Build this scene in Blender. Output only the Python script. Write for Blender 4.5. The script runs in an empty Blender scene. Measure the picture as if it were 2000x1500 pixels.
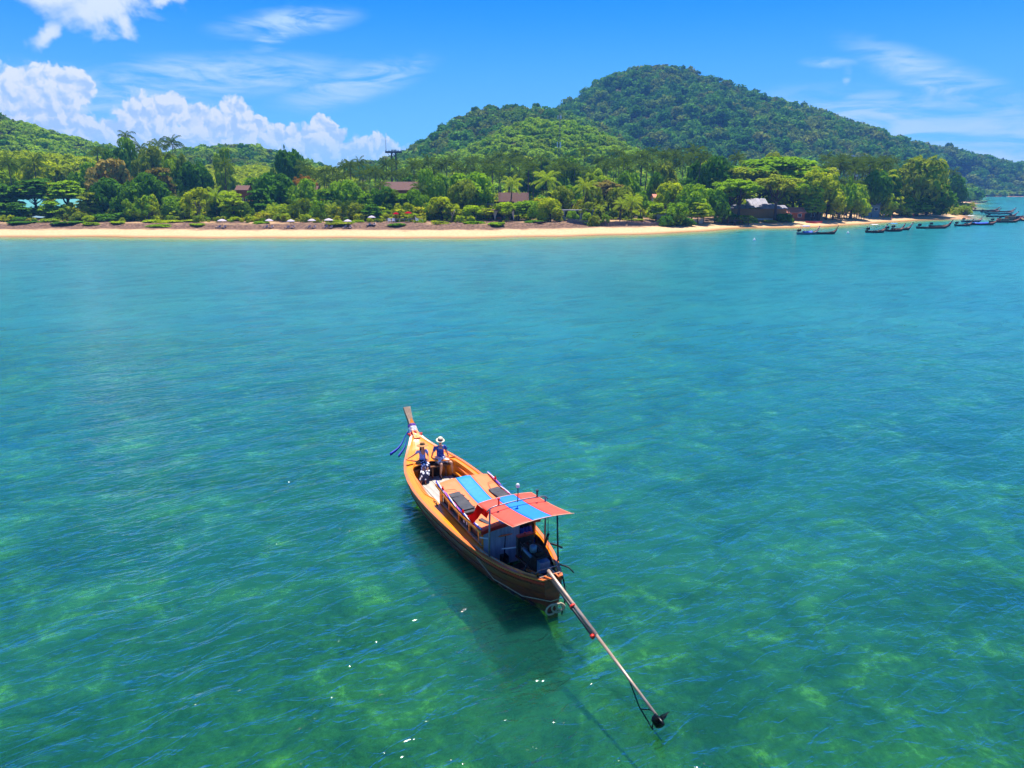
import bpy, math, random
import numpy as np
from mathutils import Vector, Matrix, noise
R = math.radians
random.seed(7); np.random.seed(7)
S = bpy.context.scene
COL = S.collection

# ---------------------------------------------------------------- camera
CAM_H = 11.3; FPX = 1376.0; PITCH = R(15.6)
cam_data = bpy.data.cameras.new('camera'); cam = bpy.data.objects.new('camera', cam_data); COL.objects.link(cam)
cam.location = (0, 0, CAM_H); cam.rotation_euler = (R(90) - PITCH, 0, 0)
cam_data.sensor_width = 36.0; cam_data.lens = FPX / 2000 * 36.0
cam_data.clip_start = 0.1; cam_data.clip_end = 12000
S.camera = cam
# ---------------------------------------------------------------- sun
SUN_AZ = R(9); SUN_EL = R(72)          # azimuth measured from +Y towards +X
sd = Vector((math.sin(SUN_AZ) * math.cos(SUN_EL), math.cos(SUN_AZ) * math.cos(SUN_EL), math.sin(SUN_EL)))
sun_data = bpy.data.lights.new('sun', 'SUN'); sun = bpy.data.objects.new('sun', sun_data); COL.objects.link(sun)
sun_data.energy = 5.0; sun_data.angle = R(0.53); sun_data.color = (1.0, 0.95, 0.87)
sun.rotation_euler = (-sd).to_track_quat('-Z', 'Y').to_euler()
# ---------------------------------------------------------------- colour management
S.view_settings.view_transform = 'Standard'; S.view_settings.look = 'None'
S.view_settings.gamma = 1.0; S.view_settings.use_curve_mapping = False
S.view_settings.exposure = 0.85
S.render.engine = 'CYCLES'
cy = S.cycles
cy.use_denoising = True
try: cy.denoiser = 'OPENIMAGEDENOISE'
except Exception: pass
cy.max_bounces = 6; cy.diffuse_bounces = 3; cy.glossy_bounces = 3; cy.transmission_bounces = 4
cy.transparent_max_bounces = 10; cy.volume_bounces = 0
cy.sample_clamp_indirect = 4.0; cy.sample_clamp_direct = 0
cy.caustics_reflective = False; cy.caustics_refractive = False
cy.use_adaptive_sampling = True; cy.adaptive_threshold = 0.02

# ---------------------------------------------------------------- node helpers
class N:
    """tiny node-graph writer"""
    def __init__(self, tree): self.t = tree; self.n = tree.nodes; self.l = tree.links
    def new(self, typ, **kw):
        nd = self.n.new(typ)
        for k, v in kw.items(): setattr(nd, k, v)
        return nd
    def put(self, sock, v):
        if isinstance(v, bpy.types.NodeSocket): self.l.new(v, sock)
        elif v is not None: sock.default_value = v
    def m(self, op, a, b=None, c=None, clamp=False):
        nd = self.new('ShaderNodeMath', operation=op, use_clamp=clamp)
        for i, v in enumerate((a, b, c)):
            if v is not None: self.put(nd.inputs[i], v)
        return nd.outputs[0]
    def vm(self, op, a, b=None, out=0):
        nd = self.new('ShaderNodeVectorMath', operation=op)
        self.put(nd.inputs[0], a)
        if b is not None: self.put(nd.inputs[1], b)
        return nd.outputs[out]
    def mapr(self, v, a, b, c=0., d=1., interp='LINEAR'):
        nd = self.new('ShaderNodeMapRange', interpolation_type=interp)
        for i, x in enumerate((v, a, b, c, d)): self.put(nd.inputs[i], x)
        return nd.outputs[0]
    def mix(self, f, a, b, blend='MIX'):
        nd = self.new('ShaderNodeMix', data_type='RGBA', blend_type=blend)
        self.put(nd.inputs[0], f); self.put(nd.inputs[6], a); self.put(nd.inputs[7], b)
        return nd.outputs[2]
    def noise(self, vec, scale, detail=3, rough=.55, dist=0., dim='3D', out=0):
        nd = self.new('ShaderNodeTexNoise', noise_dimensions=dim)
        self.put(nd.inputs['Vector'], vec); nd.inputs['Scale'].default_value = scale
        nd.inputs['Detail'].default_value = detail; nd.inputs['Roughness'].default_value = rough
        nd.inputs['Distortion'].default_value = dist
        return nd.outputs[out]
    def mapping(self, vec, loc=(0,0,0), rot=(0,0,0), sc=(1,1,1), typ='POINT'):
        nd = self.new('ShaderNodeMapping', vector_type=typ)
        self.put(nd.inputs[0], vec); nd.inputs[1].default_value = loc
        nd.inputs[2].default_value = rot; nd.inputs[3].default_value = sc
        return nd.outputs[0]
    def ramp(self, f, stops, interp='LINEAR'):
        nd = self.new('ShaderNodeValToRGB'); self.put(nd.inputs[0], f)
        cr = nd.color_ramp; cr.interpolation = interp
        while len(cr.elements) < len(stops): cr.elements.new(0.5)
        for e, (p, c) in zip(cr.elements, stops): e.position = p; e.color = rgba(c)
        return nd.outputs[0]
def rgba(c):
    if isinstance(c, str):
        c = c.lstrip('#'); v = [int(c[i:i+2], 16) / 255 for i in (0, 2, 4)]
        v = [x / 12.92 if x <= .04045 else ((x + .055) / 1.055) ** 2.4 for x in v]
        return (*v, 1)
    return (*c[:3], 1)

# ---------------------------------------------------------------- world: Nishita sky with clouds
def pix_dir(u, v):
    a = (u - 1000) / FPX; b = (750 - v) / FPX
    d = Vector((a, math.cos(PITCH) + b * math.sin(PITCH), -math.sin(PITCH) + b * math.cos(PITCH))).normalized()
    return math.atan2(d.x, d.y), math.asin(d.z)
world = bpy.data.worlds.new('World'); S.world = world; world.use_nodes = True
world.node_tree.nodes.clear(); g = N(world.node_tree)
def build_world():
    tc = g.new('ShaderNodeTexCoord').outputs['Generated']
    sky = g.new('ShaderNodeTexSky', sky_type='NISHITA')
    sky.sun_disc = False; sky.sun_elevation = SUN_EL; sky.sun_rotation = SUN_AZ
    sky.air_density = 1.0; sky.dust_density = 0.35; sky.ozone_density = 3.0; sky.altitude = 0
    hs = g.new('ShaderNodeHueSaturation'); hs.inputs['Saturation'].default_value = 1.5; hs.inputs['Value'].default_value = 1.0
    g.put(hs.inputs['Color'], sky.outputs[0])
    base = g.mix(1.0, hs.outputs[0], (0.08, 0.93, 1.68, 1), 'MULTIPLY')
    sep = g.new('ShaderNodeSeparateXYZ'); g.put(sep.inputs[0], tc)
    az = g.m('ARCTAN2', sep.outputs[0], sep.outputs[1]); el = g.m('ARCSINE', sep.outputs[2])
    cmb = g.new('ShaderNodeCombineXYZ'); g.put(cmb.inputs[0], az); g.put(cmb.inputs[1], el)
    P = cmb.outputs[0]
    # domain warp for billows
    w1 = g.noise(P, 22, 4, .6, 0, '2D', 1); w1 = g.vm('SUBTRACT', w1, (.5, .5, .5))
    ws = g.new('ShaderNodeVectorMath', operation='SCALE'); g.put(ws.inputs[0], w1); ws.inputs['Scale'].default_value = .034
    vor = g.new('ShaderNodeTexVoronoi', feature='F1', voronoi_dimensions='2D'); g.put(vor.inputs['Vector'], g.vm('ADD', P, ws.outputs[0])); vor.inputs['Scale'].default_value = 62
    vor.inputs['Detail'].default_value = 1.5; vor.inputs['Roughness'].default_value = .6
    Pw = g.vm('ADD', P, ws.outputs[0]); sp = g.new('ShaderNodeSeparateXYZ'); g.put(sp.inputs[0], Pw)
    flat = g.new('ShaderNodeCombineXYZ'); g.put(flat.inputs[0], sp.outputs[0]); g.put(flat.inputs[1], sp.outputs[1]); Pw = flat.outputs[0]
    def ell(Pv, u, v, ru, rv, ang=0):
        a, e = pix_dir(u, v); k = 1 / FPX * .96
        mp = g.mapping(Pv, (a, e, 0), (0, 0, R(-ang)), (ru * k, rv * k, 1), 'TEXTURE')
        return g.m('SUBTRACT', 1.0, g.vm('LENGTH', mp, None, 1))
    def union(lst, Pv):
        acc = None
        for e in lst:
            x = ell(Pv, *e)
            acc = x if acc is None else g.m('SMOOTH_MAX', acc, x, .06)
        return acc
    cum = [(60,222,92,86),(138,172,34,40),(22,196,52,50),(100,180,42,46),(112,262,92,62),(-60,240,110,90),
           (300,232,62,54),(255,222,32,34),(335,214,30,32),(240,285,70,54),(385,232,32,28),(460,226,40,38),(436,270,78,56),(500,252,30,30),
           (340,300,120,56),(560,272,40,32),(600,290,74,50),(632,244,22,24),(652,268,24,26),(700,306,66,42),(742,290,38,28),(770,306,38,30),(520,320,160,50),(640,330,170,42)]
    C = union(cum, Pw)
    vd = g.m('MULTIPLY', g.m('SUBTRACT', .42, vor.outputs['Distance']), .24)
    C2 = g.m('ADD', C, vd)
    m1 = g.mapr(C2, -.02, .18, 0, 1, 'SMOOTHSTEP')
    fade = g.mapr(el, pix_dir(0, 340)[1], pix_dir(0, 215)[1], .42, 1.0, 'SMOOTHSTEP')
    m1 = g.m('MULTIPLY', m1, fade)
    # relief: difference of the billow field towards the upper right (where the sun stands)
    vor2 = g.new('ShaderNodeTexVoronoi', feature='F1', voronoi_dimensions='2D')
    g.put(vor2.inputs['Vector'], g.vm('ADD', g.vm('ADD', P, ws.outputs[0]), (.006, .007, 0)))
    vor2.inputs['Scale'].default_value = 62; vor2.inputs['Detail'].default_value = 1.5; vor2.inputs['Roughness'].default_value = .6
    rel = g.m('SUBTRACT', vor2.outputs['Distance'], vor.outputs['Distance'])
    big = g.noise(P, 34, 4, .55, 0, '2D')
    sh = g.m('ADD', g.mapr(C, .05, .8, -.05, .55), g.m('MULTIPLY', g.m('SUBTRACT', big, .5), .9))
    sh = g.m('SUBTRACT', sh, g.m('MULTIPLY', rel, 1.3), None, True)
    low = g.mapr(el, pix_dir(0, 300)[1], pix_dir(0, 190)[1], .42, 0)
    sh = g.m('ADD', sh, low, None, True)
    ccol = g.mix(sh, (9.3, 9.5, 10.2, 1), (5.0, 6.7, 9.8, 1))
    # thin high cloud
    wc = g.noise(g.mapping(P, (0,0,0), (0,0,R(-7)), (5, 26, 1)), 1.7, 5, .62, .8, '2D')
    wf = g.noise(g.mapping(P, (3,1,0), (0,0,R(-12)), (9, 60, 1)), 1.6, 3, .6, .4, '2D')
    cir = [(430,148,330,46,-5),(690,165,190,42,-16),(200,190,260,60,4),(1860,165,230,40,24),(1770,235,330,62,8),(1960,280,300,80,0),(1620,122,60,12,4),(1655,145,10,26,0),(540,60,70,30,-40),(560,45,160,30,-8),(1900,380,500,70,0)]
    cc = union([(a,b,c,d,e) for a,b,c,d,e in cir], P)
    cm = g.m('MULTIPLY', g.mapr(cc, 0, .75, 0, 1, 'SMOOTHSTEP'), g.mapr(g.m('ADD', wc, g.m('MULTIPLY', wf, .5)), .5, 1.0, 0, .85, 'SMOOTHSTEP'))
    # bright loose cloud at the upper left
    soft = union([(185,8,100,50,-6),(85,66,52,22,-38),(110,-14,90,44,0),(240,48,34,34,0),(330,-8,44,20,0)], Pw)
    sn = g.noise(P, 15, 4, .6, .5, '2D')
    sm = g.mapr(g.m('ADD', soft, g.m('MULTIPLY', g.m('SUBTRACT', sn, .5), 1.5)), .05, .8, 0, .9, 'SMOOTHSTEP')
    # general broken high cloud for the rest of the dome
    gen = g.m('MULTIPLY', g.mapr(g.noise(g.mapping(tc, (2,5,1), (0,0,0), (1.2,1.2,3.2)), 1.6, 6, .6, .3), .5, .8, 0, .55, 'SMOOTHSTEP'), g.mapr(g.m('ABSOLUTE', az), R(40), R(62)))
    hz = g.mapr(el, R(0), R(14), .66, 0, 'SMOOTHSTEP')
    plain = g.mix(g.m('MULTIPLY', hz, .9), base, (3.3, 5.8, 9.8, 1))
    plain = g.mix(gen, plain, (7.0, 8.2, 10.0, 1))
    out = g.mix(cm, plain, (6.0, 8.0, 10.6, 1))
    out = g.mix(sm, out, (8.4, 9.0, 10.4, 1))
    out = g.mix(m1, out, ccol)
    # the cloud bank stands in one sector of the sky; elsewhere only the high cloud is evaluated (cheaper, same result)
    sect = g.m('MULTIPLY', g.m('LESS_THAN', g.m('ABSOLUTE', az), R(52)), g.m('LESS_THAN', g.m('ABSOLUTE', g.m('SUBTRACT', el, R(12))), R(22)))
    b1 = g.new('ShaderNodeBackground'); g.put(b1.inputs[0], plain); b1.inputs[1].default_value = SKY
    b2 = g.new('ShaderNodeBackground'); g.put(b2.inputs[0], out); b2.inputs[1].default_value = SKY
    mx = g.new('ShaderNodeMixShader'); g.put(mx.inputs[0], sect); g.l.new(b1.outputs[0], mx.inputs[1]); g.l.new(b2.outputs[0], mx.inputs[2])
    wo = g.new('ShaderNodeOutputWorld'); g.l.new(mx.outputs[0], wo.inputs[0])
SKY = 0.063
build_world()
world.cycles.sampling_method = 'MANUAL'; world.cycles.sample_map_resolution = 512

# ---------------------------------------------------------------- mesh helpers
class MB:
    """collects shapes into one mesh"""
    def __init__(self): self.v = []; self.f = []; self.mi = []; self.sm = []
    def add(self, vs, fs, mi=0, smooth=False):
        o = len(self.v); self.v += [tuple(p) for p in vs]
        for f in fs: self.f.append(tuple(i + o for i in f)); self.mi.append(mi); self.sm.append(smooth)
        return self
    def box(self, c, s, rot=None, mi=0, taper=1.0):
        hx, hy, hz = s[0] / 2, s[1] / 2, s[2] / 2
        vs = []
        for z in (-1, 1):
            k = taper if z > 0 else 1
            for x, y in ((-1, -1), (1, -1), (1, 1), (-1, 1)): vs.append(Vector((x * hx * k, y * hy * k, z * hz)))
        if rot is not None:
            M = rot if isinstance(rot, Matrix) else Matrix.Rotation(rot[2], 3, 'Z') @ Matrix.Rotation(rot[1], 3, 'Y') @ Matrix.Rotation(rot[0], 3, 'X')
            vs = [M @ v for v in vs]
        vs = [v + Vector(c) for v in vs]
        return self.add(vs, [(3,2,1,0),(4,5,6,7),(0,1,5,4),(1,2,6,5),(2,3,7,6),(3,0,4,7)], mi)
    def bar(self, a, b, w, h, up=(0,0,1), mi=0):
        a = Vector(a); b = Vector(b); d = (b - a); L = d.length; d.normalize()
        u = Vector(up); r = d.cross(u)
        if r.length < 1e-4: r = d.cross(Vector((1, 0, 0)))
        r.normalize(); u = r.cross(d)
        M = Matrix((d, r, u)).transposed()
        return self.box((a + b) / 2, (L, w, h), M, mi)
    def tube(self, pts, rad, n=8, mi=0, cap=True, smooth=True, flat=1.0):
        pts = [Vector(p) for p in pts]; k = len(pts)
        if not hasattr(rad, '__len__'): rad = [rad] * k
        vs = []; prev = None
        for i, p in enumerate(pts):
            d = (pts[min(i + 1, k - 1)] - pts[max(i - 1, 0)])
            if d.length < 1e-9: d = Vector((0, 0, 1))
            d.normalize()
            if prev is None:
                r = d.cross(Vector((0, 0, 1)))
                if r.length < .05: r = d.cross(Vector((1, 0, 0)))
            else: r = prev - d * prev.dot(d)
            r.normalize(); prev = r; u = d.cross(r)
            for j in range(n):
                t = 2 * math.pi * j / n
                vs.append(p + (r * math.cos(t) + u * math.sin(t) * flat) * rad[i])
        fs = []
        for i in range(k - 1):
            for j in range(n):
                a = i * n + j; b = i * n + (j + 1) % n
                fs.append((a, b, b + n, a + n))
        self.add(vs, fs, mi, smooth)
        if cap:
            o = len(self.v) - k * n
            self.f.append(tuple(o + j for j in range(n - 1, -1, -1))); self.mi.append(mi); self.sm.append(False)
            self.f.append(tuple(o + (k - 1) * n + j for j in range(n))); self.mi.append(mi); self.sm.append(False)
        return self
    def rings(self, rings, mi=0, closed=True, cap=(False, False), smooth=True):
        n = len(rings[0]); vs = [p for r in rings for p in r]; fs = []
        for i in range(len(rings) - 1):
            for j in range(n if closed else n - 1):
                a = i * n + j; b = i * n + (j + 1) % n
                fs.append((a, b, b + n, a + n))
        if cap[0]: fs.append(tuple(range(n - 1, -1, -1)))
        if cap[1]: fs.append(tuple((len(rings) - 1) * n + j for j in range(n)))
        return self.add(vs, fs, mi, smooth)
    def lathe(self, prof, c=(0,0,0), n=16, mi=0, axis='Z', smooth=True, cap=(False, False)):
        rs = []
        for r, z in prof:
            ring = []
            for j in range(n):
                t = 2 * math.pi * j / n; a, b = r * math.cos(t), r * math.sin(t)
                p = {'Z': (a, b, z), 'X': (z, a, b), 'Y': (a, z, b)}[axis]
                ring.append((p[0] + c[0], p[1] + c[1], p[2] + c[2]))
            rs.append(ring)
        return self.rings(rs, mi, True, cap, smooth)
    def torus(self, c, R_, r, n=20, m=6, M=None, mi=0, arc=(0, 2 * math.pi)):
        full = abs(arc[1] - arc[0] - 2 * math.pi) < 1e-4
        pts = []
        for i in range(n + 1):
            t = arc[0] + (arc[1] - arc[0]) * i / n
            p = Vector((R_ * math.cos(t), R_ * math.sin(t), 0))
            if M is not None: p = M @ p
            pts.append(p + Vector(c))
        return self.tube(pts, r, m, mi, not full)
    def mesh(self, name, mats):
        me = bpy.data.meshes.new(name); me.from_pydata(self.v, [], self.f)
        if not isinstance(mats, (list, tuple)): mats = [mats]
        for m in mats: me.materials.append(m)
        me.polygons.foreach_set('material_index', self.mi); me.polygons.foreach_set('use_smooth', self.sm)
        me.update(); return me
    def build(self, name, mats, parent=None, loc=None):
        o = bpy.data.objects.new(name, self.mesh(name, mats)); COL.objects.link(o)
        if parent is not None: o.parent = parent
        if loc is not None: o.location = loc
        return o
def tag(o, label=None, cat=None, group=None, kind=None):
    if label: o['label'] = label
    if cat: o['category'] = cat
    if group: o['group'] = group
    if kind: o['kind'] = kind
    return o
def empty(name, loc, rz=0):
    e = bpy.data.objects.new(name, None); COL.objects.link(e); e.location = loc; e.rotation_euler = (0, 0, rz)
    e.empty_display_size = .3; return e
def copy_tree(o, parent=None):
    c = o.copy(); COL.objects.link(c); c.parent = parent
    for ch in list(o.children): copy_tree(ch, c)
    return c
def at_px(u, Y, z=0.0):
    """world x of a thing seen in column u of the photograph and standing Y metres away at height z"""
    dep = Y * math.cos(PITCH) + (CAM_H - z) * math.sin(PITCH)
    return (u - 1000) / FPX * dep
def z_px(v, Y):
    """height of the line of sight of row v at distance Y (centre column)"""
    b = (750 - v) / FPX
    return CAM_H + Y * (-math.sin(PITCH) + b * math.cos(PITCH)) / (math.cos(PITCH) + b * math.sin(PITCH))
def ground_px(u, v, z=0.0):
    a = (u - 1000) / FPX; b = (750 - v) / FPX
    d = (a, math.cos(PITCH) + b * math.sin(PITCH), -math.sin(PITCH) + b * math.cos(PITCH))
    t = (z - CAM_H) / d[2]; return d[0] * t, d[1] * t

# ---------------------------------------------------------------- materials
def pm(name, col, rough=.55, metal=0., var=.12, sc=6., bump=0., col2=None, f2=.5, coat=0., spec=.5, stretch=(1,1,1), trans=0.):
    m = bpy.data.materials.new(name); m.use_nodes = True; n = N(m.node_tree)
    bs = m.node_tree.nodes['Principled BSDF']
    tc = n.new('ShaderNodeTexCoord').outputs['Object']
    v = n.mapping(tc, (0,0,0), (0,0,0), stretch)
    no = n.noise(v, sc, 5, .6)
    c = rgba(col); c2 = rgba(col2) if col2 is not None else tuple(x * (1 - 2.2 * var) for x in c[:3]) + (1,)
    n.put(bs.inputs['Base Color'], n.mix(n.mapr(no, .5 - f2 * .5, .5 + f2 * .35), c, c2))
    bs.inputs['Roughness'].default_value = rough; bs.inputs['Metallic'].default_value = metal
    n.put(bs.inputs['Roughness'], n.mapr(no, .3, .7, max(rough - .08, .02), min(rough + .1, 1)))
    bs.inputs['Coat Weight'].default_value = coat; bs.inputs['Specular IOR Level'].default_value = spec
    if bump:
        b = n.new('ShaderNodeBump'); b.inputs['Strength'].default_value = 1; b.inputs['Distance'].default_value = bump
        n.put(b.inputs['Height'], n.noise(v, sc * 4, 4, .6)); n.put(bs.inputs['Normal'], b.outputs[0])
    return m
def cloth_mat(name, col, tr=.5):
    m = bpy.data.materials.new(name); m.use_nodes = True; n = N(m.node_tree); m.node_tree.nodes.clear()
    P = n.new('ShaderNodeTexCoord').outputs['Object']; c = n.mix(n.mapr(n.noise(P, 5, 4), .35, .7), rgba(col), tuple(x * .8 for x in rgba(col)[:3]) + (1,))
    d = n.new('ShaderNodeBsdfDiffuse'); n.put(d.inputs[0], c); t = n.new('ShaderNodeBsdfTranslucent'); n.put(t.inputs[0], c)
    mx = n.new('ShaderNodeMixShader'); mx.inputs[0].default_value = tr; n.l.new(d.outputs[0], mx.inputs[1]); n.l.new(t.outputs[0], mx.inputs[2])
    o = n.new('ShaderNodeOutputMaterial'); n.l.new(mx.outputs[0], o.inputs[0]); return m
def leaf_mat(name, cols, transl=.35, loc_scale=.02, rough=.6, tintvar=.5):
    """foliage: colour differs from plant to plant and from patch to patch of the wood"""
    m = bpy.data.materials.new(name); m.use_nodes = True; n = N(m.node_tree); m.node_tree.nodes.clear()
    oi = n.new('ShaderNodeObjectInfo')
    geo = n.new('ShaderNodeNewGeometry')
    big = n.noise(oi.outputs['Location'], loc_scale, 3, .6)
    r = n.m('ADD', n.m('MULTIPLY', oi.outputs['Random'], tintvar), n.m('MULTIPLY', n.mapr(big, .3, .7), 1 - tintvar))
    k = len(cols)
    c = n.ramp(r, [(i / (k - 1), x) for i, x in enumerate(cols)])
    fine = n.noise(geo.outputs['Position'], 1.1, 3, .7)
    c = n.mix(n.mapr(fine, .35, .7, 0, .55), c, n.mix(1.0, c, (.55, .62, .5, 1), 'MULTIPLY'))
    at = n.new('ShaderNodeAttribute', attribute_name='tint')
    c = n.mix(1.0, c, n.mix(at.outputs['Fac'], (.72, .74, .7, 1), (1.32, 1.22, 1.0, 1)), 'MULTIPLY')
    d = n.new('ShaderNodeBsdfDiffuse'); n.put(d.inputs[0], c)
    t = n.new('ShaderNodeBsdfTranslucent'); n.put(t.inputs[0], n.mix(1.0, c, (1.25, 1.25, .6, 1), 'MULTIPLY'))
    mx = n.new('ShaderNodeMixShader'); mx.inputs[0].default_value = transl
    n.l.new(d.outputs[0], mx.inputs[1]); n.l.new(t.outputs[0], mx.inputs[2])
    o = n.new('ShaderNodeOutputMaterial'); n.l.new(mx.outputs[0], o.inputs[0])
    return m
# ================================================================ land, sea floor, sea
def interp(x, xs, ys): return np.interp(x, xs, ys)
# waterline of the near beach, read as points on the ground (x, y)
coast = [ground_px(u, v) for u, v in ((-500,463),(0,462.5),(200,463),(400,464),(700,465),(900,464),(1100,462),(1200,459),(1300,455),(1400,449),(1450,446),(1560,445),(1640,440),(1700,436.5),(1760,432.5),(1800,430),(1852,428))]
CX = [p[0] for p in coast]; CY = [p[1] for p in coast]
CX += [CX[-1] + 400]; CY += [CY[-1] + 8]
FAR_Y = 925.0
def coast_d(x, y):
    """signed distance to the waterline, positive on land"""
    wob = 1.2 * np.sin(x * .11) + .7 * np.sin(x * .31 + 1)
    yc = interp(x, CX, CY) + wob
    xr = .628 * y - 2 + 4 * np.sin(y * .05) + 1.5 * np.sin(y * .17) + np.clip((y - 300) * .02, 0, 12)
    near = np.minimum((y - yc) * .95, (xr - x) * .8)
    far = (y - FAR_Y + 14 * np.sin(x * .013) + 5 * np.sin(x * .045)) * .95
    return np.maximum(near, far)
def crest(pts):
    out = []
    for u, v, D, F, tree in pts:
        z = z_px(v, D) - tree; out.append((at_px(u, D, z), D, F, max(z, 0)))
    a = np.array(out); return a[:, 0], a[:, 1], a[:, 2], a[:, 3]
HILLS = {
 'left': crest([(-700,96,430,270,7),(-200,176,430,265,7),(0,248,430,262,7),(50,278,430,262,7),(100,300,430,265,7),(150,318,430,270,7),(210,332,430,275,7),(280,348,430,280,6),(360,381,430,300,4),(480,436,430,330,0)]),
 'rubber': crest([(-700,280,300,232,6),(-200,292,300,236,6),(0,304,300,240,5),(100,310,300,240,5),(190,322,300,240,5),(280,340,300,240,5),(420,390,300,240,0)]),
 'midleft': crest([(250,376,600,380,0),(330,328,600,360,6),(380,311,600,360,7),(430,304,600,360,7),(500,300,600,360,8),(540,313,600,360,8),(575,326,600,360,7),(640,351,600,380,6),(740,386,600,400,0)]),
 'midband': crest([(330,356,400,300,0),(400,339,400,300,5),(470,339,400,300,5),(560,341,400,300,5),(640,351,400,300,2),(700,386,400,300,0)]),
 'centre': crest([(700,365,680,430,0),(760,338,680,430,4),(790,325,680,430,8),(830,292,680,430,9),(880,256,680,430,10),(930,228,680,430,10),(960,218,680,430,11),(1030,216,680,430,11),(1090,226,680,430,10),(1150,248,680,430,10),(1260,310,680,430,6),(1330,350,680,430,0)]),
 'green': crest([(780,350,500,330,0),(850,330,500,330,5),(900,312,500,330,6),(960,276,500,330,7),(1020,249,500,330,7),(1060,243,500,330,7),(1100,247,500,330,7),(1140,255,500,330,7),(1180,272,500,330,7),(1210,297,500,330,6),(1270,325,500,330,4),(1360,360,500,330,0)]),
 'main': crest([(960,330,930,560,0),(1030,269,930,560,8),(1090,220,930,560,10),(1130,195,930,560,12),(1170,167,930,560,13),(1220,145,930,560,13),(1270,135,930,560,13),(1330,139,930,560,13),(1400,165,930,560,12),(1450,183,930,560,11),(1500,205,940,560,10),(1560,223,960,560,9),(1640,250,990,580,8),(1700,276,1030,600,8),(1760,292,1080,640,7),(1820,303,1140,760,7),(1900,316,1220,900,7),(2000,339,1300,925,7),(2120,355,1350,930,7),(2400,382,1400,930,6)]),
}
def sstep(t): t = np.clip(t, 0, 1); return t * t * (3 - 2 * t)
def fbm2(x, y, s, seed=0):
    r = 0
    for i, (f, a) in enumerate(((1, 1), (2.1, .5), (4.3, .25))):
        r = r + a * np.sin(x * s * f + 1.7 * np.sin(y * s * f * .8 + seed + i) + seed) * np.cos(y * s * f * 1.1 + 1.3 * np.sin(x * s * f * .7 - seed) + i)
    return r
def hill_part(key, x, y):
    hx, hD, hF, hz = HILLS[key]
    z = interp(x, hx, hz); D = interp(x, hx, hD); F = interp(x, hx, hF)
    t = (y - F) / (D - F)
    front = np.where(t < 1, .35 * np.clip(t, 0, 1) + .65 * sstep(t), 1.)
    rel = 1 + .07 * fbm2(x, y, .018, len(key)) * np.clip(t, 0, 1) * np.clip((1 - t) * 5, 0, 1)
    back = np.clip(1 - np.clip((y - D) / 320, 0, 1) * .8, 0, 1)
    edge = np.where((x < hx[0]) | (x > hx[-1]), 0, 1.)
    return z * front * rel * back * edge
def ground(x, y):
    x = np.asarray(x, float); y = np.asarray(y, float)
    d = coast_d(x, y)
    sea = np.maximum(-1.10 - np.clip((y - 45) / 60, 0, 1) * 1.3 - .16 * fbm2(x, y, .045, 3), d * .10 - .0)
    sea = np.where(d < 0, np.minimum(sea, 0) , 0)
    beach = np.where(d > 0, 1.15 * sstep(d / 17) + .85 * sstep((d - 18) / 5) + np.clip(d - 24, 0, 400) * .016, 0)
    z = np.where(d > 0, beach, sea)
    up = 0
    for k in HILLS: up = np.maximum(up, hill_part(k, x, y))
    up = up * sstep((d - 12) / 60)
    return z + up
def gz(x, y): return float(ground(x, y))
def land_mesh():
    ys = list(np.arange(-90, 150, 5.)) + list(np.arange(150, 262, 1.5)); y = 262.
    while y < 1750: ys.append(y); y += 2.2 + (y - 262) * .012
    ys = np.array(ys); A = np.linspace(-1, 1, 300)
    X = A[None, :] * (np.maximum(ys, 40)[:, None] * .86 + 90); Y = np.repeat(ys[:, None], len(A), 1)
    Z = ground(X, Y)
    d = coast_d(X, Y)
    Z = Z + np.where((d > 17) & (d < 40), .10 * fbm2(X, Y, .9, 2), 0) + np.where(d < -5, .10 * fbm2(X, Y, .5, 5), 0)
    co = np.stack([X, Y, Z], -1).reshape(-1, 3); w = len(A); h = len(ys)
    i = np.arange((h - 1) * w).reshape(h - 1, w)[:, :-1].ravel()
    F = np.stack([i, i + 1, i + 1 + w, i + w], 1)
    me = bpy.data.meshes.new('terrain'); me.from_pydata(co.tolist(), [], F.tolist())
    me.polygons.foreach_set('use_smooth', [True] * len(F)); me.update()
    at = me.attributes.new('shore', 'FLOAT', 'POINT'); at.data.foreach_set('value', d.reshape(-1).astype(np.float32))
    return me
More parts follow.
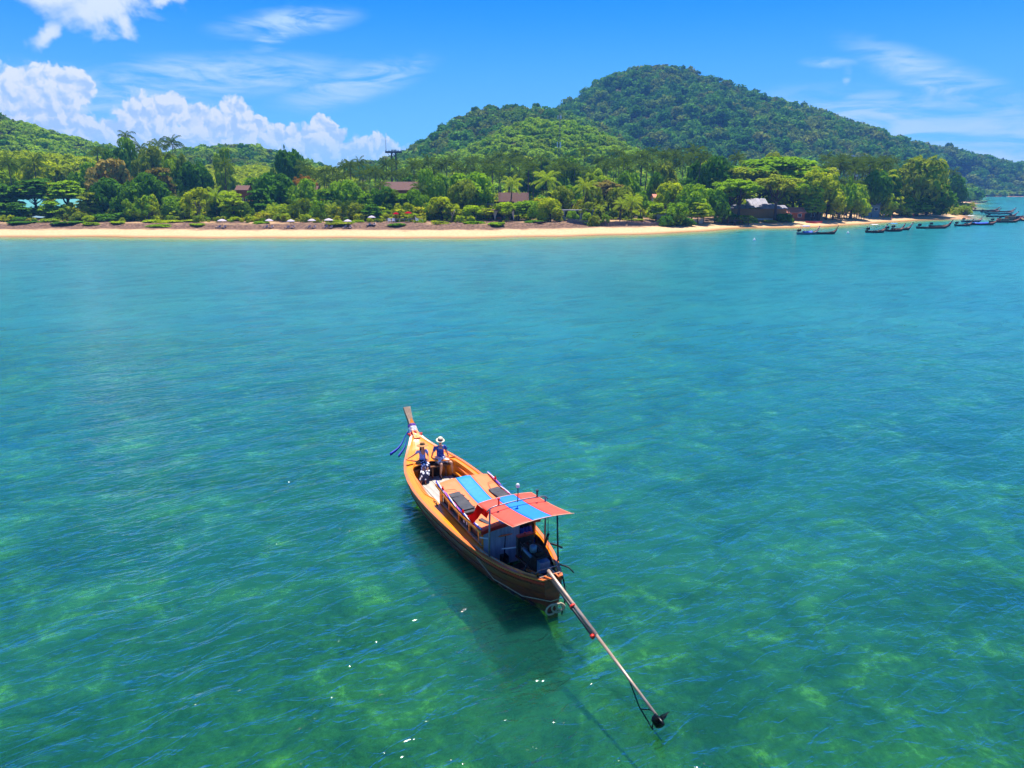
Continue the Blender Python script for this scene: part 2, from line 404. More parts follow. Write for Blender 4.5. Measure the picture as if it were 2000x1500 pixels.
def land_mat():
    m = bpy.data.materials.new('ground'); m.use_nodes = True; n = N(m.node_tree); bs = m.node_tree.nodes['Principled BSDF']
    geo = n.new('ShaderNodeNewGeometry'); P = geo.outputs['Position']
    d = n.new('ShaderNodeAttribute', attribute_name='shore').outputs['Fac']
    n1 = n.noise(P, .25, 5, .6); n2 = n.noise(P, 1.6, 5, .65); n3 = n.noise(P, .06, 4, .6)
    dd = n.m('ADD', d, n.m('MULTIPLY', n.m('SUBTRACT', n1, .5), 9))
    sand = n.mix(n.mapr(n2, .35, .75), '#e3c48f' and rgba('#d6b486'), rgba('#bf9663'))
    wet = n.mix(n.mapr(d, 1.2, 5.0, 1, 0), sand, rgba('#a5743f'))
    litter = n.mix(n.mapr(n2, .38, .62), rgba('#8a6a52'), rgba('#3f2c20'))
    soil = n.mix(n.mapr(n1, .4, .65), rgba('#4a4a26'), rgba('#2a3312'))
    wide = n.mapr(P_sep(n, P, 0), 52, 75, 0, 13)
    c = n.mix(n.mapr(n.m('SUBTRACT', dd, wide), 11.5, 15.0), wet, litter)
    patch = n.mapr(n.noise(P, .12, 4, .6), .49, .58)
    c = n.mix(n.m('MULTIPLY', patch, n.mapr(d, 21, 24)), c, rgba('#b08d62'))
    c = n.mix(n.mapr(dd, 34, 44), c, soil)
    # red earth bank on the far shore
    far = n.m('MULTIPLY', n.mapr(P_sep(n, P, 1), 880, 900), n.mapr(d, 14, 3))
    c = n.mix(far, c, rgba('#b5653f'))
    # sea floor: pale sand with weed and rock patches
    p1 = n.noise(P, .34, 6, .7, .8); p2 = n.noise(P, 1.5, 6, .75, .4)
    bed = n.mix(n.mapr(n.m('ADD', p1, n.m('MULTIPLY', n.m('SUBTRACT', p2, .5), .5)), .40, .62), rgba('#2c4a1a'), rgba('#93a556'))
    bed = n.mix(n.mapr(n3, .4, .62, 0, .35), bed, rgba('#2d4a1c'))
    bed = n.mix(n.m('MULTIPLY', n.mapr(p2, .5, .64), n.mapr(p1, .52, .62)), bed, rgba('#fffbd0'))
    bed = n.mix(n.mapr(d, -24, -8, 0, 1), bed, rgba('#b9a26c'))
    # darker reef strips just off the beach
    rf = n.m('MULTIPLY', n.mapr(n.noise(n.mapping(P, (0,0,0), (0,0,0), (.25,1,1)), .16, 4, .6), .52, .6), n.m('MULTIPLY', n.mapr(d, -4, -8), n.mapr(d, -40, -26)))
    bed = n.mix(rf, bed, rgba('#1f3a22'))
    c = n.mix(n.mapr(d, -.3, -1.2), c, bed)
    n.put(bs.inputs['Base Color'], c); n.put(bs.inputs['Roughness'], n.mapr(d, .5, 3.5, .35, .95))
    bs.inputs['Specular IOR Level'].default_value = .25
    b = n.new('ShaderNodeBump'); b.inputs['Distance'].default_value = .18; n.put(b.inputs['Height'], n.noise(P, 2.2, 5, .7)); n.put(bs.inputs['Normal'], b.outputs[0])
    return m
def P_sep(n, P, i):
    s = n.new('ShaderNodeSeparateXYZ'); n.put(s.inputs[0], P); return s.outputs[i]
me = land_mesh(); me.materials.append(land_mat())
terrain = bpy.data.objects.new('terrain', me); COL.objects.link(terrain); tag(terrain, kind='structure')
# deep sea floor and land that run on to the horizon, 40 cm below the modelled terrain
def sea_mat():
    m = bpy.data.materials.new('sea_water'); m.use_nodes = True; n = N(m.node_tree); m.node_tree.nodes.clear()
    P = n.new('ShaderNodeNewGeometry').outputs['Position']
    def wave(ang, sx, sy, sc, det, dist=.3, loc=(0,0,0)):
        return n.noise(n.mapping(P, loc, (0, 0, R(ang)), (1 / sx, 1 / sy, 1), 'TEXTURE'), sc, det, .6, dist, '2D')
    def wavelet(ang, sx, sc, det, skew, loc):
        """short wave whose crests lean over, as wind ripples do: the height shifts the place where it is read"""
        v = n.mapping(P, loc, (0, 0, R(ang)), (1 / sx, 1, 1), 'TEXTURE')
        a = n.noise(v, sc, 2, .5, .5, '2D'); c = n.new('ShaderNodeCombineXYZ'); n.put(c.inputs[1], n.m('MULTIPLY', a, skew / sc))
        return n.noise(n.vm('ADD', v, c.outputs[0]), sc, det, .55, .5, '2D')
    n1 = wave(30, .45, 1, .30, 2, .6)
    n2 = wavelet(30, .36, .62, 3, SKEW, (2,2,0)); n3 = wavelet(38, .36, 1.5, 3, SKEW, (4,7,0)); n4 = wavelet(12, .45, 3.6, 2, SKEW, (9,2,0))
    h1 = n.m('ADD', n.m('MULTIPLY', n1, .16), n.m('MULTIPLY', n2, .22))
    h2 = n.m('MULTIPLY', n3, .15)
    h3 = n.m('MULTIPLY', n4, .062)
    h4 = n.m('MULTIPLY', wave(-12, .6, 1, 9.0, 2, .3, (1,5,0)), .012)
    H = n.m('ADD', n.m('ADD', h1, h2), n.m('ADD', h3, h4))
    # wind lanes: stretches of rougher and calmer water
    lane = n.mapr(n.noise(n.mapping(P, (0,0,0), (0,0,R(-10)), (.5, 1, 1)), .035, 3, .5), .3, .7, .75, 1.15)
    H = n.m('MULTIPLY', H, lane)
    bp = n.new('ShaderNodeBump'); bp.inputs['Strength'].default_value = 1; bp.inputs['Distance'].default_value = WAVE; n.put(bp.inputs['Height'], H)
    bw = n.new('ShaderNodeBump'); bw.inputs['Strength'].default_value = 1; bw.inputs['Distance'].default_value = WAVE * SOFT; n.put(bw.inputs['Height'], H)
    fr = n.new('ShaderNodeFresnel'); fr.inputs['IOR'].default_value = 1.44; n.put(fr.inputs['Normal'], bp.outputs[0])
    gl = n.new('ShaderNodeBsdfGlossy'); gl.inputs['Roughness'].default_value = .07; n.put(gl.inputs['Normal'], bw.outputs[0]); gl.inputs[0].default_value = (1,1,1,1)
    df = n.new('ShaderNodeSubsurfaceScattering', falloff='BURLEY'); df.inputs['Scale'].default_value = 1.0; df.inputs['Radius'].default_value = (.7, 1.5, 1.3)
    t1 = n.noise(P, .05, 4, .6, .5); 
    body = n.mix(n.mapr(t1, .35, .65), BODY_A, BODY_B)
    # bluer, cleaner water in the middle bay; its brightness also stands in for reflected sky
    yy = P_sep(n, P, 1)
    body = n.mix(n.mapr(n.m('ADD', yy, n.m('MULTIPLY', n.noise(P, .03, 2), 40)), 22, 80), body, n.mix(n.mapr(t1, .35, .65), BODY_D, BODY_E))
    body = n.mix(n.mapr(n.m('ADD', n2, n.m('MULTIPLY', n.m('SUBTRACT', n1, .5), .6)), .36, .52, .38, 0), body, n.mix(1.0, body, (.3, .52, .62, 1), 'MULTIPLY'))  # shade of the wave troughs painted into the body colour
    n.put(df.inputs['Color'], body); n.put(df.inputs['Normal'], bp.outputs[0])
    tr = n.new('ShaderNodeBsdfTransparent'); tr.inputs[0].default_value = TRANS
    d = n.new('ShaderNodeAttribute', attribute_name='shore').outputs['Fac']
    m1 = n.new('ShaderNodeMixShader'); n.put(m1.inputs[0], n.mapr(n.new('ShaderNodeAttribute', attribute_name='depth').outputs['Fac'], 0, 1.0, .96, CLEAR))
    n.put(m1.inputs[0], n.m('MULTIPLY', m1.inputs[0].links[0].from_socket, n.m('MAXIMUM', n.mapr(yy, 40, 110, 1, .45), n.mapr(d, -24, -10))))
    n.l.new(df.outputs[0], m1.inputs[1]); n.l.new(tr.outputs[0], m1.inputs[2])
    trc = n.mix(n.mapr(n.new('ShaderNodeAttribute', attribute_name='depth').outputs['Fac'], 0, 1.0, 0, 1), (1, 1, .97, 1), TRANS)
    n.put(tr.inputs[0], trc)
    m2 = n.new('ShaderNodeMixShader'); n.put(m2.inputs[0], n.m('MINIMUM', fr.outputs[0], .36)); n.l.new(m1.outputs[0], m2.inputs[1]); n.l.new(gl.outputs[0], m2.inputs[2])
    o = n.new('ShaderNodeOutputMaterial'); n.l.new(m2.outputs[0], o.inputs[0])
    return m
WAVE = 1.35; SKEW = 1.4; SOFT = .26; CLEAR = .43; TRANS = (.46, .95, .22, 1)
BODY_A = rgba((.004, .066, .030)); BODY_B = rgba((.010, .076, .008)); BODY_C = rgba((.075, .270, .260)); BODY_D = rgba((.018, .200, .245)); BODY_E = rgba((.026, .235, .255))
def sea():
    ys = [-90., -60, -30]; y = -10.
    while y < 7000: ys.append(y); y += 4 if y < 150 else (2.5 if y < 260 else 6 + (y - 260) * .04)
    ys = np.array(ys); A = np.linspace(-1, 1, 150)
    X = A[None, :] * (np.maximum(ys, 40)[:, None] * .95 + 90); Y = np.repeat(ys[:, None], len(A), 1)
    co = np.stack([X, Y, X * 0], -1).reshape(-1, 3); w = len(A)
    i = np.arange((len(ys) - 1) * w).reshape(-1, w)[:, :-1].ravel()
    F = np.stack([i, i + 1, i + 1 + w, i + w], 1)
    me = bpy.data.meshes.new('sea'); me.from_pydata(co.tolist(), [], F.tolist()); me.update()
    dep = np.clip(-ground(X, Y), 0, 3).reshape(-1).astype(np.float32)
    me.attributes.new('depth', 'FLOAT', 'POINT').data.foreach_set('value', dep)
    me.attributes.new('shore', 'FLOAT', 'POINT').data.foreach_set('value', coast_d(X, Y).reshape(-1).astype(np.float32))
    me.materials.append(sea_mat())
    o = bpy.data.objects.new('sea', me); COL.objects.link(o); tag(o, kind='structure')
sea()
# ================================================================ foliage prototypes
def card_mesh(name, C, Nn, size, mats, tint, trunk=None, aspect=1.5):
    """many leaf-sized rhombic cards; C centres, Nn normals, size per card"""
    n = len(C); Nn = Nn / np.linalg.norm(Nn, axis=1)[:, None]
    r = np.random.randn(n, 3); a = np.cross(Nn, r); a /= np.linalg.norm(a, axis=1)[:, None]; b = np.cross(Nn, a)
    s = size[:, None]
    V = np.stack([C - a * s * aspect * .5, C - b * s * .42 + Nn * s * .10, C + a * s * aspect * .5, C + b * s * .42 + Nn * s * .10], 1).reshape(-1, 3)
    F = np.arange(n * 4).reshape(n, 4)
    vs = V.tolist(); fs = F.tolist(); tt = np.repeat(tint, 4).tolist(); mi = [0] * n
    if trunk is not None:
        o = len(vs); vs += [tuple(p) for p in trunk.v]; fs += [tuple(i + o for i in f) for f in trunk.f]; mi += [1] * len(trunk.f); tt += [.5] * len(trunk.v)
    me = bpy.data.meshes.new(name); me.from_pydata(vs, [], fs)
    for m in mats: me.materials.append(m)
    me.polygons.foreach_set('material_index', mi)
    me.attributes.new('tint', 'FLOAT', 'POINT').data.foreach_set('value', np.array(tt, np.float32)); me.update()
    return me
def crown_cards(kind, n, seed, csize):
    """unit crown: radius 1 in x/y, height range depending on the kind; returns centres, normals, sizes, tints, and lump centres"""
    rs = np.random.RandomState(seed); lumps = []
    if kind == 'round':
        k = 22
        for i in range(k):
            a = rs.rand() * 6.28; z = rs.rand() ** .8; q = math.sqrt(max(0, 1 - (z * 1.25 - .35) ** 2)) * (.45 + .4 * rs.rand())
            lumps.append((q * math.cos(a), q * math.sin(a), z * .95 + .12, .30 + .12 * rs.rand(), .26 + .08 * rs.rand()))
    elif kind == 'rain':
        for i in range(44):
            a = rs.rand() * 6.28; q = rs.rand() ** .6 * .88; z = .42 + .42 * math.sqrt(max(0, 1 - q * q)) + .1 * rs.randn()
            if i % 4 == 0: z -= .22
            lumps.append((q * math.cos(a), q * math.sin(a), z, .17 + .08 * rs.rand(), .085 + .04 * rs.rand()))
    elif kind == 'tier':
        for t in range(6):
            z = .12 + t * .155 + .03 * rs.randn(); rr = (1.0 - .12 * t) if t else .8
            for i in range(9 - t):
                a = 6.28 * (i + rs.rand() * .7) / (9 - t); q = rr * (.35 + .42 * rs.rand())
                lumps.append((q * math.cos(a), q * math.sin(a), z + .035 * rs.randn(), .24 + .1 * rs.rand(), .045))
    elif kind == 'feather':
        for i in range(40):
            z = rs.rand(); q = (1 - z) ** .6 * (.25 + .5 * rs.rand()); a = rs.rand() * 6.28
            lumps.append((q * math.cos(a), q * math.sin(a), z * 1.15 + .1, .2, .24))
    elif kind == 'loose':
        for i in range(26):
            a = rs.rand() * 6.28; z = rs.rand(); q = (.35 + .55 * rs.rand()) * math.sqrt(max(.05, 1 - (z * 1.3 - .45) ** 2))
            lumps.append((q * math.cos(a), q * math.sin(a), z * .9 + .15, .16 + .08 * rs.rand(), .13 + .06 * rs.rand()))
    lumps = np.array(lumps); w = lumps[:, 3] ** 2; w /= w.sum()
    idx = rs.choice(len(lumps), n, p=w); L = lumps[idx]
    d = rs.randn(n, 3); d[:, 2] += .35; d /= np.linalg.norm(d, axis=1)[:, None]
    rad = .72 + .34 * rs.rand(n, 1)
    if kind == 'tier': rad = rs.rand(n, 1) ** .5 * 1.05
    C = L[:, :3] + d * rad * np.stack([L[:, 3], L[:, 3], L[:, 4]], 1)
    nrm = d + rs.randn(n, 3) * .42
    if kind in ('tier', 'rain'): nrm[:, 2] = np.abs(nrm[:, 2]) + .8
    if kind == 'feather': nrm[:, 2] *= .4
    tint = np.clip(.5 + .22 * rs.randn(len(lumps))[idx] + .22 * rs.randn(n), 0, 1)
    size = csize * (.6 + .8 * rs.rand(n))
    return C, nrm, size, tint, lumps
def trunk_for(kind, lumps, r=.05, seed=0, base=-1.0):
    rs = random.Random(seed); t = MB()
    top = Vector((0, 0, .45))
    t.tube([(0, 0, base), (.02, -.01, base * .5), (-.02, .02, 0), tuple(top)], [r * 1.5, r, r * .85, r * .55], 7)
    for L in lumps[:: max(1, len(lumps) // 10)]:
        z0 = rs.uniform(-.25, .2)
        t.tube([(0, 0, z0), (L[0] * .5, L[1] * .5, (z0 + L[2]) * .45 + .05), (L[0] * .95, L[1] * .95, L[2])], [r * .5, r * .33, r * .12], 5)
    return t
bark = pm('bark', '#5c4a38', .9, 0, .25, 3, .02); bark_pale = pm('pale_bark', '#8d8170', .85, 0, .2, 3, .02)
LM = {
 'hill_dark': leaf_mat('leaves_hill_dark', [(0.037, 0.136, 0.016), (0.067, 0.211, 0.019), (0.147, 0.335, 0.025), (0.222, 0.265, 0.041), (0.111, 0.289, 0.027)], .22, .008, tintvar=.62),
 'hill_mid':  leaf_mat('leaves_hill_green', [(0.128, 0.270, 0.015), (0.237, 0.426, 0.018), (0.365, 0.550, 0.022), (0.215, 0.347, 0.024), (0.449, 0.537, 0.024)], .28, .012, tintvar=.55),
 'hill_lime': leaf_mat('leaves_lime', [(0.290, 0.534, 0.013), (0.447, 0.550, 0.013), (0.464, 0.550, 0.015), (0.343, 0.509, 0.018)], .30, .02, tintvar=.5),
 'belt':      leaf_mat('leaves_belt', [(0.074, 0.165, 0.013), (0.190, 0.329, 0.013), (0.374, 0.495, 0.014), (0.550, 0.550, 0.014), (0.214, 0.264, 0.014)], .30, .03, tintvar=.7),
 'dark':  leaf_mat('leaves_dark_green', [(0.057, 0.167, 0.016), (0.100, 0.250, 0.016), (0.160, 0.319, 0.019)], .28),
 'green': leaf_mat('leaves_green', [(0.169, 0.342, 0.013), (0.288, 0.483, 0.013), (0.456, 0.550, 0.014)], .32),
 'lime':  leaf_mat('leaves_yellow_green', [(0.310, 0.550, 0.009), (0.464, 0.550, 0.012), (0.480, 0.550, 0.013)], .36),
 'olive': leaf_mat('leaves_olive', [(0.226, 0.305, 0.022), (0.316, 0.388, 0.025), (0.392, 0.444, 0.030)], .28),
 'rust':  leaf_mat('leaves_reddish_olive', [(.20,.21,.03), (.26,.20,.04), (.17,.20,.03)], .25),
 'grey':  leaf_mat('leaves_grey_brown', [(0.425, 0.292, 0.090), (0.372, 0.311, 0.068), (0.496, 0.332, 0.109)], .2),
 'orange': leaf_mat('leaves_orange', [(.42,.22,.015), (.45,.26,.02)], .3),
 'palm':  leaf_mat('palm_fronds', [(0.054, 0.105, 0.007), (0.100, 0.166, 0.011), (0.074, 0.135, 0.008)], .26),
 'palm_lime': leaf_mat('palm_fronds_light', [(0.314, 0.468, 0.023), (0.374, 0.468, 0.030), (0.266, 0.448, 0.017)], .3),
}
def proto_far(kind, matkey, n, seed, csize=.26):
    C, nn, sz, ti, L = crown_cards(kind, n, seed, csize)
    return card_mesh('far_crown', C, nn, sz, [LM[matkey], bark], ti, trunk_for(kind, L, .04, seed, -.7))
# ---------------------------------------------------------------- forest masses (instanced on points)
def scatter(name, pts, protos, label, aniso=(1.0, .95)):
    """pts: x, y, z, scale; the wood reads as one mass, so it is one object of kind stuff"""
    pts = np.array(pts, np.float32); n = len(pts)
    me = bpy.data.meshes.new(name); me.from_pydata(pts[:, :3].tolist(), [], [])
    me.attributes.new('sc', 'FLOAT', 'POINT').data.foreach_set('value', pts[:, 3].copy())
    me.attributes.new('rz', 'FLOAT', 'POINT').data.foreach_set('value', (np.random.rand(n) * 6.28).astype(np.float32))
    me.attributes.new('pick', 'INT', 'POINT').data.foreach_set('value', np.random.randint(0, len(protos), n).astype(np.int32))
    o = bpy.data.objects.new(name, me); COL.objects.link(o)
    ng = bpy.data.node_groups.new(name, 'GeometryNodeTree')
    ng.interface.new_socket('Geometry', in_out='INPUT', socket_type='NodeSocketGeometry')
    ng.interface.new_socket('Geometry', in_out='OUTPUT', socket_type='NodeSocketGeometry')
    nd = ng.nodes; gi = nd.new('NodeGroupInput'); go = nd.new('NodeGroupOutput')
    g2i = nd.new('GeometryNodeGeometryToInstance')
    for me_p in reversed(protos):
        po = bpy.data.objects.new(me_p.name + '_source', me_p)
        oi = nd.new('GeometryNodeObjectInfo'); oi.inputs[0].default_value = po; oi.inputs['As Instance'].default_value = True
        ng.links.new(oi.outputs['Geometry'], g2i.inputs[0])
    iop = nd.new('GeometryNodeInstanceOnPoints'); iop.inputs['Pick Instance'].default_value = True
    ng.links.new(gi.outputs[0], iop.inputs['Points']); ng.links.new(g2i.outputs[0], iop.inputs['Instance'])
    def attr(nm, dt):
        a = nd.new('GeometryNodeInputNamedAttribute'); a.data_type = dt; a.inputs[0].default_value = nm
        return [s for s in a.outputs if s.enabled][0]
    ng.links.new(attr('pick', 'INT'), iop.inputs['Instance Index'])
    cx = nd.new('ShaderNodeCombineXYZ'); ng.links.new(attr('rz', 'FLOAT'), cx.inputs[2])
    er = nd.new('FunctionNodeEulerToRotation'); ng.links.new(cx.outputs[0], er.inputs[0]); ng.links.new(er.outputs[0], iop.inputs['Rotation'])
    vm = nd.new('ShaderNodeVectorMath'); vm.operation = 'SCALE'; vm.inputs[0].default_value = (1, 1, aniso[1]); ng.links.new(attr('sc', 'FLOAT'), vm.inputs['Scale'])
    ng.links.new(vm.outputs[0], iop.inputs['Scale']); ng.links.new(iop.outputs[0], go.inputs[0])
    md = o.modifiers.new('scatter', 'NODES'); md.node_group = ng
    tag(o, label, kind='stuff'); return o
def poisson(x0, x1, y0, y1, step, f):
    """jittered grid over a region; f(x, y) -> scale or 0"""
    xs = np.arange(x0, x1, step); ys = np.arange(y0, y1, step * .9)
    X, Y = np.meshgrid(xs, ys); X = X + (np.random.rand(*X.shape) - .5) * step * .95; Y = Y + (np.random.rand(*X.shape) - .5) * step * .95
    X = X.ravel(); Y = Y.ravel()
    keep = (np.abs(X) < Y * .80 + 60); X = X[keep]; Y = Y[keep]
    s = f(X, Y); k = s > 0; X, Y, s = X[k], Y[k], s[k]
    Z = ground(X, Y); return np.stack([X, Y, Z, s], 1)
def top_hill(X, Y):
    keys = list(HILLS); H = np.stack([hill_part(k, X, Y) for k in keys]); i = H.argmax(0); return np.array(keys)[i], H.max(0)
F_DARK = [proto_far('round', 'hill_dark', 420, 11), proto_far('loose', 'hill_dark', 330, 12, .22), proto_far('round', 'hill_dark', 420, 13), proto_far('round', 'hill_dark', 380, 14, .3), proto_far('loose', 'hill_dark', 300, 15, .25)]
F_MID = [proto_far('round', 'hill_mid', 420, 21), proto_far('round', 'hill_mid', 380, 22), proto_far('loose', 'hill_mid', 330, 23), proto_far('rain', 'hill_mid', 380, 24, .2)]
F_LIME = [proto_far('round', 'hill_lime', 420, 31), proto_far('round', 'hill_lime', 380, 32), proto_far('loose', 'hill_lime', 300, 33)]
def rnd(X, a, b): return a + (b - a) * np.random.rand(*X.shape) ** 1.5
def f_main(X, Y):
    k, h = top_hill(X, Y); d = coast_d(X, Y)
    bright = np.sin(X * .02 + 2) * np.cos(Y * .015) + .004 * (X - 500) - .012 * (h - 20)
    m = ((k == 'main') & (h > 3)) & (d > 3)
    return m, bright, h
def dark_main(X, Y):
    m, br, h = f_main(X, Y); return np.where(m & ~((br > .75) & (np.random.rand(*X.shape) < .8)), np.where(np.random.rand(*X.shape) < .12, 11.5, rnd(X, 4.2, 9.5)) * (.9 + .0 * X), 0)
def mid_main(X, Y):
    m, br, h = f_main(X, Y); return np.where(m & (br > .15), rnd(X, 3.4, 6.5), 0)
scatter('hill_forest', poisson(-100, 1250, 540, 1400, 8.6, dark_main), F_DARK, 'dense dark blue-green forest over the tall main hill')
def lime_main(X, Y):
    m, br, h = f_main(X, Y); return np.where(m & (br > .7) & (X > 250), rnd(X, 3.0, 5.2), 0)
scatter('hill_scrub', poisson(200, 1250, 560, 1350, 8.2, mid_main), F_MID, 'lighter green woodland on the long right-hand slope of the main hill')
def zone(keys, a, b, hmin=1.5): 
    def f(X, Y):
        k, h = top_hill(X, Y); m = np.isin(k, keys) & (h > hmin) & (coast_d(X, Y) > 30)
        return np.where(m, rnd(X, a, b), 0)
    return f
scatter('slope_scrub', poisson(250, 1250, 600, 1350, 9.5, lime_main), F_LIME, 'pale yellow-green scrub low on the right-hand slope')
scatter('ridge_forest', poisson(-200, 250, 430, 900, 7.6, zone(['centre'], 3.8, 8.5)), F_DARK, 'dark forest on the ridge to the left of the main hill')
scatter('green_hill_forest', poisson(-220, 250, 320, 760, 6.2, zone(['green'], 3.0, 6.0)), F_MID, 'bright green woodland on the rounded hill behind the mobile mast')
scatter('left_hill_forest', poisson(-520, -80, 262, 760, 6.2, zone(['left'], 2.8, 6.2)), F_MID + F_DARK[:2], 'green forest on the slope at the left edge')
scatter('middle_hill_forest', poisson(-420, 0, 355, 900, 6.8, zone(['midleft'], 3.0, 6.8)), F_MID[:2] + F_DARK[:3], 'dark-topped forest on the small hill in the gap left of centre')
scatter('plantation', poisson(-420, 0, 236, 420, 4.6, zone(['rubber', 'midband'], 2.4, 3.8, .8)), F_LIME, 'yellow-green plantation below the left hills')
F_BELT = [proto_far('round', 'belt', 700, 41, .2), proto_far('loose', 'belt', 600, 42, .18), proto_far('rain', 'belt', 700, 43, .15), proto_far('tier', 'belt', 700, 44, .16), proto_far('feather', 'belt', 500, 45, .2)]
def f_belt(X, Y):
    k, h = top_hill(X, Y); d = coast_d(X, Y)
    m = ((d > 34) | ((Y > 290) & (d > 2))) & (Y < 420) & ((h < 9) | (Y < 300)); m &= ~((np.isin(k, ['rubber', 'midband'])) & (h > 1.2))
    return np.where(m, rnd(X, 2.3, 4.1) * np.clip(.75 + d / 200, .75, 1.1), 0)
def f_lime(X, Y):
    k, h = top_hill(X, Y); d = coast_d(X, Y); p = np.sin(X * .05 + 1) * np.cos(Y * .04) + .5 * np.sin(X * .13)
    return np.where((d > 50) & (Y < 430) & (Y > 235) & (X > -80) & (h < 12) & (p > .05), rnd(X, 2.8, 4.6), 0)
scatter('bright_woodland', poisson(-90, 330, 235, 430, 6.2, f_lime), F_LIME[:2] + [F_MID[1]], 'patches of bright yellow-green trees between the palms behind the beach')
scatter('belt_woodland', poisson(-260, 380, 200, 560, 6.0, f_belt), F_BELT, 'mixed woodland filling the flat land behind the beach')
def f_back(X, Y):
    d = coast_d(X, Y); k, h = top_hill(X, Y)
    return np.where((d > 2) & (d < 60) & (Y > 800) & (h < 8), rnd(X, 5, 8.5), 0)
scatter('far_shore_trees', poisson(380, 1250, 880, 1010, 8.0, f_back), F_DARK, 'dark trees lining the far shore of the bay')
def f_under(X, Y):
    d = coast_d(X, Y); return np.where((d > 27) & (d < 60) & (Y < 330) & (np.random.rand(*X.shape) < .7), .5 + 1.3 * np.random.rand(*X.shape) ** 2, 0)
scatter('undergrowth', poisson(-170, 200, 180, 330, 2.9, f_under), [F_BELT[0], F_BELT[1], F_BELT[3], proto_far('loose', 'lime', 300, 46, .24)], 'low undergrowth and shrubs under the shore trees')
# ================================================================ the long-tail boat
M = {}
M['varnish'] = pm('orange_varnish', '#ffa20a', .3, 0, .1, 1.6, .002, '#ee7c06', .95, coat=.4, stretch=(.25, 2.5, 2.5))
M['varnish_dark'] = pm('dark_varnish', '#9a3a0c', .3, 0, .15, 2.5, .002, '#5c1d08', .6, coat=.4, stretch=(.25, 2.5, 2.5))
M['hull'] = pm('hull_planks', '#a83a10', .38, 0, .2, 2, .003, '#3a1209', .7, coat=.25, stretch=(.2, 2, 3))
M['rail'] = pm('gunwale_wood', '#f0843a', .35, 0, .12, 4, .002, '#d0622a', .6, coat=.3, stretch=(.3, 3, 3))
M['red_line'] = pm('red_paint', '#d42a10', .45, 0, .1, 4)
M['red'] = cloth_mat('scarlet_cloth', '#e81808', .55)
M['grey_plank'] = pm('weathered_planks', '#c3bdb0', .75, 0, .1, 3, .003, '#8e887c', .7, stretch=(.3, 5, 5))
M['dark_wood'] = pm('bilge_wood', '#3a1d10', .7, 0, .25, 3, .004, '#120906', .7)
M['brown_wood'] = pm('brown_wood', '#8b5527', .6, 0, .15, 3, .003, '#5a3317', .7, stretch=(.3, 3, 3))
M['pale_wood'] = pm('bare_prow_board', '#b39a80', .8, 0, .12, 4, .004, '#8a7058', .7, stretch=(3, 8, .4))
M['canvas_orange'] = pm('orange_tarpaulin', '#f28b49', .6, 0, .08, 1.5, .008, '#dc6a34', 1.0)
M['canvas_blue'] = pm('blue_tarpaulin', '#1a8fdc', .6, 0, .08, 7, .003, '#157cc6', .8)
M['canopy_red'] = pm('salmon_canopy_cloth', '#ea5438', .62, 0, .05, 1.6, .006, '#d8432a', .9)
M['canopy_blue'] = pm('blue_canopy_cloth', '#0a7fe0', .62, 0, .06, 4, .002, '#0874cf', .8)
M['steel'] = pm('galvanised_steel', '#8b8f92', .42, .7, .12, 9)
M['steel_dark'] = pm('dark_steel', '#3a3d40', .5, .5, .2, 9, .002)
M['shaft'] = pm('worn_silver_pipe', '#cbb7a4', .42, .35, .12, 5, .001, '#9b7a5e', .6, stretch=(.4, 4, 4))
M['engine'] = pm('oily_engine_iron', '#26282a', .5, .5, .3, 11, .006, '#0b0b0c', .8)
M['engine_blue'] = pm('blue_grey_casting', '#5b7f9a', .45, .3, .2, 10, .003)
M['rust'] = pm('rusty_iron', '#6e3419', .8, .2, .3, 12, .006, '#2d150a', .7)
M['white_wall'] = pm('whitewashed_boards', '#c9c7cf', .7, 0, .1, 2.5, .003, '#8e8a92', .8, stretch=(2, 3, .4))
M['blue_cloth'] = pm('blue_tarp', '#12389a', .65, 0, .15, 5, .006)
M['mat'] = pm('charcoal_mat', '#3c3b3e', .7, 0, .12, 8, .003)
M['pink'] = pm('pink_cord', '#d96aa8', .6); M['violet'] = pm('blue_cord', '#2d3fc0', .6)
M['white'] = pm('white_paint', '#e8e6e0', .6, 0, .06, 6)
M['rope'] = pm('pale_rope', '#c8b48e', .85, 0, .15, 20, .003)
M['black'] = pm('black_rubber', '#131314', .6, 0, .2, 8)
M['antifoul'] = pm('yellow_weedy_bottom', '#7d7420', .8, 0, .3, 14, .006, '#2e2c0c', .8)
M['dark_glass_void'] = pm('dark_window_void', '#0d0c0b', .25, 0, .1, 3)
M['prop'] = pm('black_blade', '#15181a', .3, .6, .2, 9)
M['lamp'] = pm('lamp_glass', '#e8e8e0', .2)
M['curd'] = pm('pale_orange_hem', '#eeb08c', .6); M['yellow'] = pm('yellow_garland', '#ecb01a', .75, 0, .15, 20, .01)
M['ribbon_white'] = pm('white_silk', '#f1ecec', .6, 0, .05, 10, .004); M['ribbon_violet'] = pm('violet_silk', '#7a4ab8', .55); M['ribbon_red'] = pm('red_silk', '#d3141c', .55)
M['ribbon_blue'] = pm('blue_silk', '#0d2fc0', .55, 0, .1, 6, .003)

